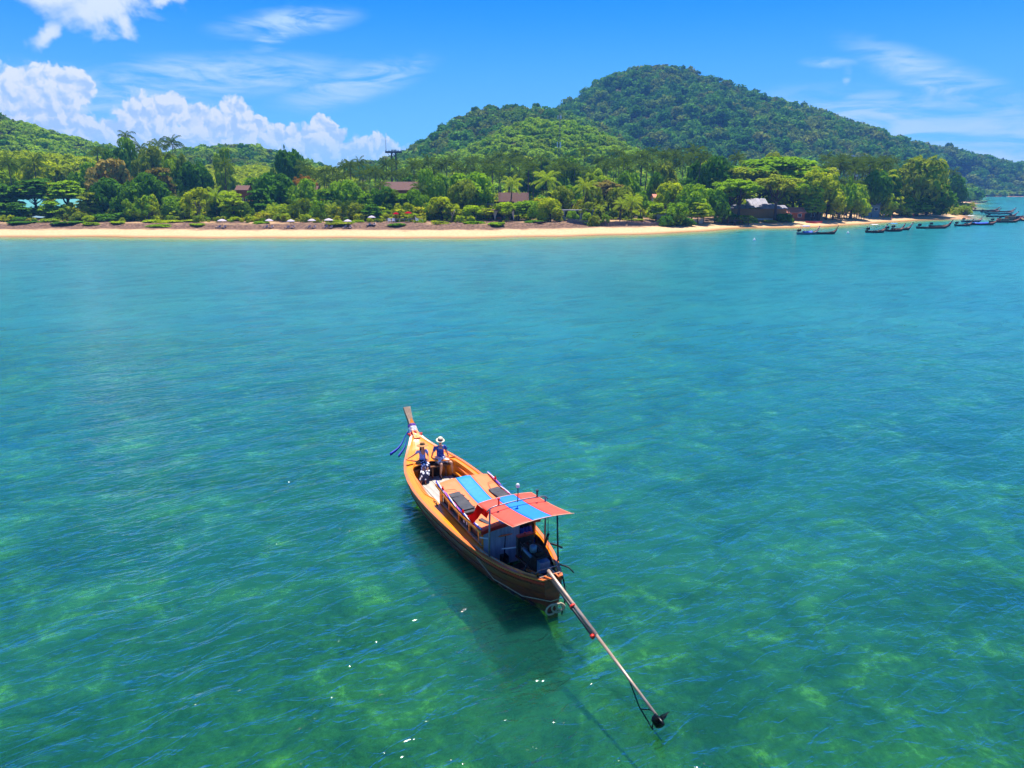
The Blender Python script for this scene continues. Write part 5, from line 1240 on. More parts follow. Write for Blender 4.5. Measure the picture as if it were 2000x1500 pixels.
LAND = [(8, 'left photo edge'), (78, 'blue tarp'), (125, 'turquoise roof'), (230, 'bare sandy bank'), (340, 'yellow-green beach bushes'), (435, 'leftmost parasol'), (480, 'small brown roof'), (527, 'second parasol'), (569, 'third parasol'), (597, 'long brown roof'), (643, 'fifth parasol'), (680, 'sixth parasol'), (727, 'rightmost parasol'), (770, 'crossbeamed steel tower'), (800, 'red parasols'), (880, 'leaning pale trunk'), (960, 'open beach pavilion'), (1003, 'gabled brown house'), (1060, 'dark timber bench'), (1092, 'thin mobile mast'), (1135, 'glazed white cabin'), (1222, 'grey palisade'), (1290, 'terracotta roof'), (1345, 'white picket fence'), (1430, 'dark timber deck'), (1475, 'bamboo hut'), (1540, 'orange-brown hut'), (1585, 'grey stall roof'), (1650, 'slanting timber slipway'), (1697, 'blue-white shack'), (1745, 'crouching red figure'), (1785, 'standing red figure'), (1850, 'wooded point')]
used_labels = {}; TREE_LOG = []
def rel_label(desc, u, v, Y):
    lm = min(LAND, key=lambda a: abs(a[0] - u)); du = u - lm[0]
    side = 'above' if abs(du) < 9 else ('just left of' if du < 0 else 'just right of')
    row = 'ridge-top' if Y > 500 else 'shore-front' if Y < 222 else ('middle-row' if Y < 262 else 'back-row')
    return desc, row, side, lm[1]
def finish_labels():
    """number the look-alikes from left to right inside the same phrase"""
    by = {}
    for o, desc, row, side, name, u, cat, grp in TREE_LOG: by.setdefault((desc, row, side, name), []).append((u, o, cat, grp))
    words = ['first', 'second', 'third', 'fourth', 'fifth', 'sixth', 'seventh']
    for (desc, row, side, name), lst in by.items():
        lst.sort(key=lambda a: a[0])
        for i, (u, o, cat, grp) in enumerate(lst):
            lab = f'{row} {desc} {side} the {name}'
            if len(lst) > 1: lab = f'{words[i]} from left, {lab}'
            tag(o, lab, cat, grp)
def landfall(u, Y, d):
    while coast_d(at_px(u, Y), Y) < d and Y < 400: Y += 2
    return Y
def tree(u, vt, w, Y, kind, mat, k=0, base=None, trunk_show=.3, vb=None):
    """u, vt: column and row of the crown top; w: crown width in photo pixels; Y: metres from the camera; trunk_show: share of the height under the crown"""
    Y = landfall(u, Y, 13); x = at_px(u, Y); g0 = gz(x, Y); top = z_px(vt, Y); dep = Y * math.cos(PITCH) + 8 * math.sin(PITCH)
    rad = w / 2 / FPX * dep; H = max(top - g0, 1.5)
    hb = H * trunk_show; ch = H - hb
    crown, trunk = near(kind, mat, k)
    root = empty('tree' if kind != 'shrub' else 'shrub', (x, Y, g0), random.uniform(0, 6.28))
    c = bpy.data.objects.new('crown', crown); COL.objects.link(c); c.parent = root
    zs = ch / 1.08; c.location = (0, 0, hb - .02 * H); c.scale = (rad, rad * random.uniform(.8, 1.0), zs)
    t = bpy.data.objects.new('trunk', trunk); COL.objects.link(t); t.parent = root
    th = hb + ch * .45; t.scale = (rad * .8, rad * .8, th)
    if kind in ('rain',): t.scale = (rad * .9, rad * .9, hb + ch * .55)
    desc = f'{MAT_WORDS[mat]} {KIND_WORDS[kind]} tree'
    d = rel_label(desc, u, vt, Y); TREE_LOG.append((root, *d, u, 'tree', 'trees along the shore'))
    return root
def shrub(u, vt, w, Y, mat, k=0, label=None):
    Y = landfall(u, Y, 12); x = at_px(u, Y); g0 = gz(x, Y); top = z_px(vt, Y); rad = w / 2 / FPX * (Y * .963 + 3); H = max(top - g0, .5)
    crown, _ = near('round', mat, k); root = empty('shrub', (x, Y, g0 - .05), random.uniform(0, 6.28))
    c = bpy.data.objects.new('foliage', crown); COL.objects.link(c); c.parent = root; c.scale = (rad, rad, H / .95); c.location.z = -.12 * H
    d = rel_label(f'{MAT_WORDS[mat]} bush', u, vt, Y); TREE_LOG.append((root, *d, u, 'shrub', 'bushes along the shore'))
# ---- coconut palms
def palm_crown(seed, mat, n=20, droop=1.0, flen=3.6):
    rs = random.Random(seed); V = []; F = []; T = []
    def quad(a, b, c, d, t):
        o = len(V); V.extend([tuple(a), tuple(b), tuple(c), tuple(d)]); F.append((o, o + 1, o + 2, o + 3)); T.extend([t] * 4)
    for i in range(n):
        az = i * 2.399 + rs.uniform(-.25, .25); f = i / (n - 1)
        el0 = R(80 - 95 * f ** 1.1 + rs.uniform(-8, 8)); L = flen * rs.uniform(.8, 1.12); tint = min(max(.35 + .5 * rs.random() + .3 * (f > .7) * rs.random(), 0), 1)
        bend = R(rs.uniform(7, 11) if f < .75 else rs.uniform(4, 8)) * droop
        p = Vector((0, 0, 0)); pts = []; el = el0; roll = rs.uniform(-.5, .5)
        for s in range(13):
            pts.append(p.copy()); st = L / 12
            p = p + Vector((math.cos(az) * math.cos(el), math.sin(az) * math.cos(el), math.sin(el))) * st
            el = max(el - bend * (.4 + s * .10), R(-86))
        side0 = Vector((-math.sin(az), math.cos(az), 0))
        for s in range(12):
            a, b = pts[s], pts[s + 1]; d = (b - a).normalized(); up = side0.cross(d); side = (side0 * math.cos(roll) + up * math.sin(roll))
            quad(a - side * .035, b - side * .025, b + side * .025, a + side * .035, tint)
            if s < 2: continue
            for sd in (1, -1):
                for q in (0, .5):
                    c = a + (b - a) * q; ll = (.80 * math.sin(math.pi * (.15 + .78 * (s + q) / 12)) + .10) * L / 3.6
                    tip = c + side * sd * ll * .55 + d * ll * .5 - Vector((0, 0, 1)) * ll * rs.uniform(.35, .8)
                    wv = d * .062
                    quad(c - wv, c + wv, tip + wv * .4, tip - wv * .4, min(max(tint + rs.uniform(-.2, .2), 0), 1))
    me = bpy.data.meshes.new('crown'); me.from_pydata(V, [], F); me.materials.append(LM[mat])
    me.attributes.new('tint', 'FLOAT', 'POINT').data.foreach_set('value', np.array(T, np.float32)); me.update(); return me
M['coconut'] = pm('green_coconut', '#7f8a2a', .6)
palm_bark = pm('palm_bark', '#7a6a56', .9, 0, .25, 6, .02, '#4a3f34', .7, stretch=(1, 1, 4))
def palm_trunk(seed, lean):
    rs = random.Random(seed); t = MB(); a = rs.uniform(0, 6.28)
    t.tube([(0, 0, -.06), (.02 * math.cos(a), .02 * math.sin(a), .0), (lean * .35 * math.cos(a), lean * .35 * math.sin(a), .33), (lean * .8 * math.cos(a), lean * .8 * math.sin(a), .7), (lean * math.cos(a), lean * math.sin(a), 1.0)], [.32, .22, .15, .13, .12], 8)
    return t.mesh('trunk', [palm_bark]), (lean * math.cos(a), lean * math.sin(a))
PALM_C = [palm_crown(s, 'palm', 20) for s in (1, 2, 3, 4)] + [palm_crown(5, 'palm', 18, 1.25)]
PALM_L = [palm_crown(s, 'palm_lime', 21) for s in (11, 12)]
PALM_T = [palm_trunk(s, l) for s, l in ((1, .3), (2, .9), (3, 1.6), (4, .5))]
nut = MB()
for k in range(7): nut.lathe([(0, -.13), (.10, -.08), (.12, 0), (.09, .09), (0, .12)], (.22 * math.cos(k * .9), .22 * math.sin(k * .9), -.12 - .05 * (k % 2)), 7)
nut_me = nut.mesh('coconuts', [M['coconut']])
def palm(u, vt, Y, w=30, light=False, k=None, short=False):
    """vt: row of the crown top, w: crown width in photo pixels"""
    Y = landfall(u, Y, 15); x = at_px(u, Y); g0 = gz(x, Y); top = z_px(vt, Y); s = w / 2 / FPX * (Y * .963 + 5) / 3.1
    H = max(top - g0 - 2.0 * s, .8); k = random.randrange(100) if k is None else k
    root = empty('palm_tree', (x, Y, g0)); tm, (lx, ly) = PALM_T[k % 4]; f = min(1, H / 9)
    t = bpy.data.objects.new('trunk', tm); COL.objects.link(t); t.parent = root; t.scale = (f, f, H)
    cm = (PALM_L if light else PALM_C)[k % (2 if light else 5)]
    c = bpy.data.objects.new('crown', cm); COL.objects.link(c); c.parent = root; c.location = (lx * f, ly * f, H); c.scale = (s, s, s); c.rotation_euler = (random.uniform(-.12, .12), random.uniform(-.12, .12), random.uniform(0, 6.28))
    if H > 5 and Y < 330:
        n_ = bpy.data.objects.new('coconuts', nut_me); COL.objects.link(n_); n_.parent = root; n_.location = (lx * f, ly * f, H)
    desc = ('light green ' if light else 'dark green ') + ('short, trunkless-looking palm' if H < 3 else 'coconut palm' if w < 36 else 'large-crowned coconut palm')
    d = rel_label(desc, u, vt, Y); TREE_LOG.append((root, *d, u, 'palm tree', 'coconut palms behind the beach'))
    return root
T_ = [  # u, top row, width px, distance, kind, leaves, variant, trunk share
 (18,352,120,212,'tier','dark',0,.22),(78,346,118,214,'tier','dark',1,.50),(140,350,110,213,'tier','green',0,.52),(184,370,64,208,'tier','olive',0,.3),(106,388,56,206,'tier','green',1,.35),(40,392,60,206,'tier','dark',0,.3),
 (-20,330,110,235,'round','green',0,.2),(30,322,80,250,'round','green',1,.2),(100,330,90,245,'round','lime',0,.2),(150,332,80,250,'loose','olive',0,.2),(185,335,70,240,'round','green',0,.2),(120,362,80,225,'tier','rust',0,.2),
 (232,318,112,222,'loose','grey',0,.15),(240,312,90,236,'tier','rust',1,.2),(215,360,80,212,'round','dark',0,.1),(262,365,70,210,'round','dark',1,.15),(322,322,92,228,'tier','rust',0,.2),(305,350,80,216,'round','dark',0,.15),(290,386,52,203,'loose','green',0,.2),(265,388,40,203,'loose','green',1,.15),
 (264,288,50,275,'round','green',0,.2),(240,300,50,270,'round','dark',0,.2),(312,300,56,262,'round','olive',0,.3),(288,320,50,250,'loose','olive',0,.2),(362,306,66,250,'loose','olive',1,.25),(388,330,66,240,'round','dark',0,.2),(345,322,56,248,'round','green',1,.2),
 (392,370,70,206,'loose','lime',0,.3),(300,384,44,204,'loose','lime',1,.2),(345,392,60,210,'round','green',0,.15),(448,296,50,275,'loose','green',0,.3),
 (460,372,72,207,'tier','green',0,.32),(430,385,50,212,'round','dark',1,.2),(545,350,84,228,'round','dark',0,.2),(510,366,80,216,'tier','dark',1,.25),(500,338,60,245,'tier','green',1,.25),(535,330,50,255,'tier','dark',0,.3),
 (573,308,62,275,'round','dark',0,.2),(569,289,20,278,'rain','dark',0,.5),(592,342,38,250,'rain','orange',0,.5),(608,345,36,252,'rain','orange',0,.5),
 (560,420,26,199,'round','lime',0,.05),(600,390,30,206,'loose','lime',0,.2),(625,400,34,204,'round','green',0,.1),(600,362,60,226,'round','green',0,.2),(640,362,70,222,'tier','green',1,.25),(680,362,70,224,'round','green',1,.2),
 (727,395,54,203,'tier','dark',0,.18),(715,375,60,212,'tier','green',0,.2),(700,402,40,205,'round','olive',0,.15),(750,372,56,216,'round','dark',1,.2),(792,372,60,216,'tier','green',1,.25),(815,380,50,212,'round','green',0,.2),(800,398,30,205,'loose','lime',0,.3),
 (840,345,60,240,'round','green',0,.2),(862,392,56,205,'round','lime',0,.22),(885,400,46,203,'loose','lime',0,.35),(845,400,40,208,'round','green',1,.15),
 (920,348,106,222,'round','green',1,.25),(905,362,60,214,'round','olive',0,.2),(800,340,50,255,'tier','dark',1,.3),(865,335,50,250,'tier','green',0,.3),
 (925,404,50,203,'round','lime',1,.38),(950,404,46,203,'tier','lime',0,.42),(985,400,52,203,'round','lime',0,.35),(1012,392,50,206,'tier','green',0,.3),(1035,388,60,207,'tier','green',1,.3),(1075,393,56,202,'round','lime',1,.18),(1052,400,44,203,'round','green',0,.2),
 (1060,306,70,290,'tier','dark',0,.2),(1035,318,60,285,'tier','dark',1,.2),(1105,325,60,270,'round','green',0,.2),(1115,366,74,222,'loose','green',0,.25),(1095,372,50,215,'round','olive',0,.25),(1165,330,60,250,'rain','lime',0,.3),(1187,352,76,224,'rain','grey',0,.4),
 (1160,368,60,216,'loose','olive',1,.3),(1222,346,54,240,'round','green',1,.2),(1210,372,60,218,'round','olive',0,.25),(1182,420,24,196,'loose','green',0,.3),(1146,396,36,203,'loose','olive',0,.45),(1250,375,50,215,'loose','green',1,.35),
 (1275,346,34,230,'round','dark',0,.35),(1306,368,66,218,'round','lime',0,.25),(1318,402,58,203,'round','green',1,.15),(1280,392,50,210,'tier','green',1,.3),(1350,372,66,214,'round','green',0,.25),(1362,392,56,207,'tier','lime',1,.35),(1335,345,60,240,'tier','dark',1,.2),(1300,330,60,262,'round','olive',1,.2),
 (1380,300,76,262,'tier','olive',0,.2),(1400,320,80,245,'round','dark',0,.2),(1442,300,36,275,'tier','lime',0,.3),(1360,330,60,250,'round','dark',1,.2),
 (1440,318,150,246,'rain','olive',0,.42),(1500,300,190,250,'rain','green',0,.45),(1560,318,150,248,'rain','olive',1,.38),(1420,352,100,228,'rain','green',1,.40),(1480,345,130,246,'rain','olive',0,.40),(1545,350,120,240,'round','green',1,.38),
 (1500,290,70,262,'rain','olive',0,.3),(1595,326,76,232,'rain','lime',1,.3),(1612,362,66,220,'round','lime',1,.25),(1625,375,50,218,'loose','olive',0,.2),(1585,375,60,216,'tier','green',0,.3),(1660,372,64,222,'round','green',0,.15),(1640,350,60,235,'loose','green',1,.2),
 (1441,346,96,213,'rain','green',0,.58),(1512,340,104,214,'rain','olive',1,.58),(1395,380,60,209,'round','dark',0,.1),(1372,398,44,206,'loose','green',0,.3),
 (1735,330,50,262,'tier','dark',1,.2),(1700,345,60,250,'round','dark',0,.2),(1790,320,96,268,'round','olive',1,.3),(1765,340,70,258,'round','olive',0,.3),(1812,334,60,276,'round','olive',0,.3),
 (1738,362,70,236,'tier','lime',0,.2),(1760,372,66,238,'tier','green',1,.2),(1808,356,100,272,'round','dark',0,.08),(1785,376,86,268,'tier','green',1,.12),(1828,388,60,276,'round','dark',0,.02),(1755,392,60,240,'round','green',0,.05),(1725,388,50,232,'round','green',1,.1),(1715,372,50,236,'loose','green',0,.2),
 (1848,350,56,300,'round','dark',1,.05),(1865,358,40,330,'tier','dark',1,.05),
]
for t in T_: tree(t[0], t[1], t[2], t[3], t[4], t[5], t[6], trunk_show=t[7])
for k, (u, vt, w, Y) in enumerate([(848,262,14,655),(868,240,20,660),(897,226,18,660),(930,210,16,665),(958,204,18,670),(1000,204,20,670),(1045,203,18,670),(1108,192,18,925),(1150,170,16,925),(1192,149,20,925),(1240,134,20,928),(1272,126,24,928),(1300,129,20,928),(1345,137,18,928),(1388,151,16,928),(1402,159,14,928),(1458,173,18,925),(1552,197,14,950),(1838,281,16,1140)]):
    tree(u, vt, w, Y, 'rain' if k % 3 else 'round', 'dark', k % 2, trunk_show=.5)
# the two great trunks in front of the bamboo hut carry the biggest crowns
P_ = [  # u, top row, distance, width px, light
 (35,303,232,52,0),(82,305,236,42,0),(10,320,240,40,0),(204,288,262,30,0),(264,259,285,30,0),(288,282,280,32,0),(322,274,282,34,0),(352,268,280,38,0),(446,312,258,38,0),(427,368,208,54,1),(372,388,208,40,1),(352,375,214,36,0),
 (537,398,206,36,1),(585,388,205,46,0),(648,398,205,36,1),(676,390,207,42,0),(660,405,204,30,0),(622,392,208,34,0),(599,316,265,30,0),(636,330,262,22,0),(654,327,265,24,0),(677,317,262,28,0),(705,312,262,30,0),(688,335,255,24,0),
 (725,330,270,26,0),(745,331,262,30,0),(767,333,258,30,0),(790,332,258,32,0),(811,314,275,28,0),(828,338,250,34,0),(848,330,262,28,0),(858,313,278,26,0),(874,311,280,26,0),(763,368,216,42,0),(820,355,232,34,0),(745,352,240,30,0),(712,352,238,28,0),
 (895,322,275,28,0),(920,310,282,30,0),(943,330,262,32,0),(960,306,282,34,0),(973,297,290,26,0),(992,310,280,36,0),(1008,298,292,34,0),(1030,318,270,38,0),(962,322,265,38,0),(1010,335,255,30,0),
 (995,345,222,44,1),(1065,338,224,56,1),(1083,316,262,34,0),(1120,320,262,32,0),(1138,288,292,26,0),(1142,350,212,50,1),(1170,306,272,32,0),(1180,320,262,28,0),(1205,291,292,30,0),(1222,322,262,34,0),(1238,300,282,30,0),(1255,300,275,42,0),(1270,289,288,30,0),(1290,316,262,36,0),(1293,298,280,30,0),(1313,293,285,34,0),(1327,306,275,34,0),(1344,285,282,40,0),(1358,310,270,34,0),(1200,312,270,30,0),
 (1210,387,204,40,1),(1233,380,203,46,1),(1168,400,206,24,1),(1425,300,290,32,0),(1150,335,248,34,0),
 (1604,303,290,26,0),(1622,304,292,24,0),(1640,304,290,26,0),(1656,312,282,26,0),(1668,310,288,26,0),(1682,305,292,26,0),(1698,315,285,28,0),(1712,307,292,28,0),(1726,310,295,24,0),(1764,313,290,24,0),(1650,322,275,26,0),(1676,328,270,28,0),(1708,330,272,28,0),(1632,320,280,24,0),
 (1715,336,246,56,1),(1690,350,250,40,0),(1662,350,248,40,0),(1635,345,250,30,0),(1850,332,320,24,0),
]
for p in P_: palm(p[0], p[1] - (4 if p[1] < 340 else 0), p[2], p[3] * (1.0 if p[4] else 1.25), bool(p[4]))
prs = random.Random(77)
for k in range(64):                                                   # the rest of the palm grove, row behind row
    u = 590 + 800 * (k + prs.random()) / 50 if k < 50 else 1592 + 150 * (k - 50 + prs.random()) / 14
    base_v = np.interp(u, [590, 700, 900, 1100, 1300, 1400, 1600, 1740], [322, 316, 308, 304, 298, 304, 306, 310])
    palm(u, float(base_v) + prs.uniform(-8, 24), prs.uniform(244, 292), prs.uniform(28, 40), False)
for s_ in [(300,430,44,198,'lime',0),(335,432,50,198,'lime',1),(372,431,40,199,'lime',0),(160,418,30,200,'olive',0),(178,424,26,199,'lime',0),(100,428,34,199,'green',1),(620,432,18,196,'green',0),(655,430,30,198,'green',1),(500,426,26,200,'lime',0),(848,432,16,196,'lime',1),(822,430,22,197,'green',0),(700,432,30,198,'green',0),(1300,425,36,200,'dark',0),(1335,428,40,200,'dark',1),(1500,430,36,208,'olive',0),(1455,424,44,210,'green',0),(1530,420,40,214,'dark',1),(1418,418,40,208,'dark',0),(1118,416,26,199,'green',1),(1146,420,22,199,'lime',0),(1160,425,26,196,'olive',1),(460,425,26,201,'lime',1),(30,425,50,202,'dark',0),(205,420,50,203,'dark',1),(245,418,60,204,'dark',0),(400,425,30,203,'green',0)]: shrub(s_[0], s_[1], s_[2], s_[3], s_[4], s_[5])
srs = random.Random(5)
for k in range(18):                                                   # bushes creeping down the bank towards the sand
    u = 8 + 1330 * (k + srs.random() * .9) / 18
    if 505 < u < 700 and k % 2: continue
    Yb = landfall(u, 180, srs.choice([19, 21, 23, 25])); shrub(u, 446 - (Yb - 180) * .55 - srs.uniform(1, 6), srs.uniform(26, 60), Yb, srs.choice(['dark', 'green', 'olive', 'green']), k % 2)
finish_labels()
# ================================================================ buildings
M['roof_brown'] = pm('brown_roof_tiles', '#7d5646', .85, 0, .15, 3, .02, '#5b3b30', .7, stretch=(1, 5, 5))
M['roof_turq'] = pm('turquoise_sheet_roof', '#63b8b8', .6, 0, .1, 1, .01, '#4a9898', .7)
M['roof_grey'] = pm('pale_sheet_roof', '#aaa6b2', .6, 0, .12, .8, .01, '#5f5a64', .9, stretch=(2, .5, 1))
M['roof_terra'] = pm('terracotta_roof', '#d98a68', .8, 0, .15, 2.5, .02, '#b7664a', .7)
M['bamboo'] = pm('bamboo_wall', '#b98240', .75, 0, .2, 5, .01, '#8a5b28', .7, stretch=(6, 6, .4))
M['plaster'] = pm('pale_plaster', '#cfc8bc', .8, 0, .1, 1.2); M['plaster_white'] = pm('white_plaster', '#e4e4e2', .8, 0, .06, 1.2)
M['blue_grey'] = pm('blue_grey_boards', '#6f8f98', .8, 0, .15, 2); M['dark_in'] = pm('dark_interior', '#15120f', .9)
M['timber'] = pm('weathered_timber', '#6d5a4a', .85, 0, .2, 4, .01, '#3f342b', .7); M['stone'] = pm('grey_palisade', '#8b8480', .85, 0, .2, 4, .02, '#57504c', .7)
M['curtain'] = pm('cream_curtain', '#e3d6c0', .8); M['teal_frame'] = pm('teal_frame', '#3f8f86', .6); M['clay'] = pm('orange_brown_boards', '#b05f2c', .8, 0, .2, 3)
M['pole_white'] = pm('white_panel', '#e6e9ee', .5); M['mast_steel'] = pm('mast_steel', '#3b4348', .5, .4, .1, 4)
M['parasol'] = cloth_mat('pale_parasol_cloth', '#e3d9e0', .3); M['parasol_red'] = cloth_mat('red_parasol_cloth', '#c8182c', .35); M['wicker'] = pm('dark_wicker', '#4a2e2c', .8, 0, .2, 10, .01); M['cushion'] = pm('pinkish_cushion', '#d8b7a8', .8)
def put(root, u, Y, rz=0, dz=0.0, dmin=8):
    Y = landfall(u, Y, dmin); x = at_px(u, Y, 1.5); root.location = (x, Y, gz(x, Y) + dz); root.rotation_euler = (0, 0, R(rz)); return root
def B_(r, name, mat, *boxes):
    o = None
    for bx in boxes:
        b = MB(); b.box(*bx); o = b.build(name, M[mat], r)
    return o
def gable(r, name, mat, L, W, z0, h, over=.4, th=.08):
    for sd in (1, -1):
        b = MB(); a = Vector((0, 0, z0 + h)); e = Vector((0, sd * (W / 2 + over), z0 - over * h / (W / 2)))
        b.add([(-L / 2 - over, a.y, a.z), (L / 2 + over, a.y, a.z), (L / 2 + over, e.y, e.z), (-L / 2 - over, e.y, e.z), (-L / 2 - over, a.y, a.z - th), (L / 2 + over, a.y, a.z - th), (L / 2 + over, e.y, e.z - th), (-L / 2 - over, e.y, e.z - th)],
              [(0, 1, 2, 3), (7, 6, 5, 4), (0, 4, 5, 1), (2, 6, 7, 3), (1, 5, 6, 2), (0, 3, 7, 4)]); b.build(name, M[mat], r)
def gable_end(r, mat, L, W, z0, h):
    for sx in (1, -1):
        b = MB(); x = sx * L / 2; b.add([(x, -W / 2, z0), (x, W / 2, z0), (x, 0, z0 + h), (x - sx * .1, -W / 2, z0), (x - sx * .1, W / 2, z0), (x - sx * .1, 0, z0 + h)], [(0, 1, 2), (5, 4, 3), (0, 3, 4, 1), (1, 4, 5, 2), (2, 5, 3, 0)]); b.build('gable', M[mat], r)
def house(u, Y, L, W, zw, hr, wall, roof, label, rz=0, dz=0, wins=3, name='house'):
    r = empty(name, (0, 0, 0)); put(r, u, Y, rz, dz); tag(r, label, 'house')
    B_(r, 'wall', wall, ((0, 0, zw / 2 - .3), (L, W, zw + .6))); gable(r, 'roof', roof, L, W, zw, hr); gable_end(r, wall, L, W, zw, hr)
    for k in range(wins):
        x = -L / 2 + L * (k + .5) / wins
        w = B_(r, 'window', 'plaster_white', ((x, -W / 2 - .03, zw * .6), (min(1.2, L / wins * .5), .06, 1.1))); B_(w, 'pane', 'dark_glass_void', ((x, -W / 2 - .075, zw * .6), (min(1.2, L / wins * .5) - .2, .03, .9)))
    return r
def zfix(v, Y): return z_px(v, Y)
# turquoise roof showing through the trees at the left
h = house(108, 222, 19, 7, 3.3, 2.2, 'plaster', 'roof_turq', 'low house with turquoise sheet roof half hidden by the flat-tiered trees', 0, 0, 5)
def hill_house(u, vtop, Y, L, W, hr, label, roof='roof_brown', wall='clay', rz=0):
    """house whose ridge is seen at row vtop"""
    Yx = landfall(u, Y, 20); x = at_px(u, Yx); g0 = gz(x, Yx); zt = z_px(vtop, Yx) - g0; hr = min(hr, max(zt - 2.0, .8))
    return house(u, Y, L, W, max(zt - hr, 1.6), hr, wall, roof, label, rz, 0, 3)
hill_house(482, 362, 236, 3.6, 4, 1.2, 'small brown-roofed house between palms left of the long roof')
hill_house(598, 363, 236, 9.0, 5, 1.3, 'house with long low brown roof above the third parasol')
hill_house(784, 355, 246, 12.0, 7, 2.4, 'large brown-roofed house among palms above the red parasols')
# gabled house with a veranda and balustrade
r = hill_house(1003, 376, 226, 8.5, 6.5, 3.6, 'gabled brown-roofed house with dark veranda above the beach pavilion', wall='dark_wood')
b = MB(); b.box((0, 0, 0), (.1, .1, .1))
r = empty('veranda', (0, 0, 0)); put(r, 962, 218); tag(r, 'long dark veranda with pale balustrade left of the gabled brown house', 'veranda')
zt = z_px(398, r.location.y) - r.location.z
B_(r, 'deck', 'timber', ((0, 0, zt - .9), (13, 3.0, .16))); B_(r, 'rail', 'plaster', ((0, -1.5, zt), (13, .08, .08)))
for k in range(27): B_(r, 'baluster', 'plaster', ((-6.5 + k * .5, -1.5, zt - .42), (.07, .07, .82)))
for k in range(5): B_(r, 'post', 'timber', ((-6.4 + k * 3.2, -1.3, (zt - .9) / 2), (.2, .2, zt - .9)))
B_(r, 'back_wall', 'dark_in', ((0, 1.4, zt - .2), (13, .1, 1.6)))
# terracotta roof
hill_house(1288, 379, 222, 4.6, 5, 1.1, 'small house whose terracotta roof shows between bright trees', 'roof_terra', 'plaster')
# open-fronted pavilion under the shore trees
r = empty('beach_pavilion', (0, 0, 0)); put(r, 958, 205, 0); tag(r, 'open-fronted beach pavilion with cream curtains and dark interior under bright trees', 'pavilion')
B_(r, 'floor', 'brown_wood', ((0, 0, .1), (13.4, 4, .3))); B_(r, 'roof', 'roof_brown', ((0, 0, 2.95), (14, 5, .18))); B_(r, 'back_wall', 'dark_in', ((0, 1.9, 1.5), (13.2, .1, 2.7)))
for k in range(6): B_(r, 'post', 'curtain', ((-6.6 + k * 2.64, -1.9, 1.5), (.16, .16, 2.8)))
for k in range(6):
    for sd in (-1, 1):
        x = -6.6 + k * 2.64 + sd * .35
        if abs(x) < 6.7: 
            b = MB(); b.add([(x - sd * .3, -1.95, 2.8), (x + sd * .45, -1.95, 2.8), (x, -1.95, 1.6), (x - sd * .25, -1.95, .4), (x - sd * .3, -1.9, 2.8), (x + sd * .45, -1.9, 2.8), (x, -1.9, 1.6), (x - sd * .25, -1.9, .4)], [(0, 1, 2, 3), (7, 6, 5, 4), (0, 3, 7, 4), (1, 0, 4, 5), (2, 1, 5, 6), (3, 2, 6, 7)]); b.build('curtain', M['curtain'], r)
for k in range(5): B_(r, 'table', 'clay', ((-5.3 + k * 2.6, -.6, .62), (1.3, .8, .7)))
# glazed cabin
r = empty('glazed_cabin', (0, 0, 0)); put(r, 1128, 207, 0); tag(r, 'small white cabin glazed with teal frames behind the grey palisade', 'cabin')
B_(r, 'wall', 'plaster_white', ((0, 1.6, 1.3), (8.6, .15, 3))); B_(r, 'roof', 'roof_grey', ((0, .3, 2.95), (9, 4.2, .15))); B_(r, 'floor', 'plaster', ((0, 0, .15), (8.6, 3.4, .3)))
for k in range(8):
    x = -4.0 + k * 1.14; w = B_(r, 'window', 'teal_frame' if k % 2 else 'plaster_white', ((x, -1.6, 1.5), (.16, .12, 2.6)))
    if k < 7: B_(r, 'pane', 'roof_grey' if k % 3 else 'dark_glass_void', ((x + .57, -1.58, 1.55), (.9, .04, 2.2)))
B_(r, 'counter', 'blue_grey', ((-3.6, -2.1, .6), (1.6, .7, .9)))
# palisade / retaining walls along the beach top
def palisade(u0, u1, Y, hgt, label, mat='stone', n=None, name='palisade', step=.42):
    Ya = landfall(u0, Y, 14); x0 = at_px(u0, Ya, 1.5); x1 = at_px(u1, Ya, 1.5); r = empty(name, ((x0 + x1) / 2, Ya, 0)); tag(r, label, 'fence')
    k = max(int((x1 - x0) / step), 2)
    for i in range(k):
        x = x0 + (x1 - x0) * (i + .5) / k; yy = Ya
        while coast_d(x, yy) < 14: yy += 1
        b = MB(); b.box((0, 0, 0), ((x1 - x0) / k * .86, .16, hgt * random.uniform(.88, 1.08)), (random.uniform(-.04, .04), random.uniform(-.04, .04), 0)); o = b.build('stake', M[mat], r); o.location = (x - r.location.x, yy - Ya, gz(x, yy) + hgt / 2 - .15)
    return r
palisade(1107, 1150, 197, 1.3, 'grey stake palisade on the beach top below the glazed cabin')
palisade(1152, 1222, 197, 1.35, 'grey stake palisade with a dark bush left of the bright coconut palms')
palisade(1226, 1300, 198, 1.15, 'low grey stake palisade right of the bright coconut palms')
palisade(1340, 1384, 204, 1.5, 'white picket fence on the terrace left of the dark timber deck', 'plaster', step=.7, name='picket_fence')
palisade(1560, 1600, 216, 1.0, 'low dark paling in front of the grey-roofed stall', 'timber', name='paling')
# dark deck by the great trees
r = empty('timber_deck', (0, 0, 0)); put(r, 1432, 208, 0, 0, 8); tag(r, 'dark timber deck on short posts beside the largest tree trunk', 'deck')
for k in range(7): B_(r, 'board', 'timber', ((0, -1.5 + k * .5, 1.1), (8.4, .46, .08)))
for k in range(5):
    B_(r, 'post', 'timber', ((-4 + k * 2, -1.7, .4), (.2, .2, 1.4))); B_(r, 'rail_post', 'timber', ((-4 + k * 2, -1.7, 1.55), (.1, .1, .9)))
B_(r, 'rail', 'timber', ((0, -1.7, 2.0), (8.2, .1, .1)), ((0, -1.7, 1.6), (8.2, .08, .08)))
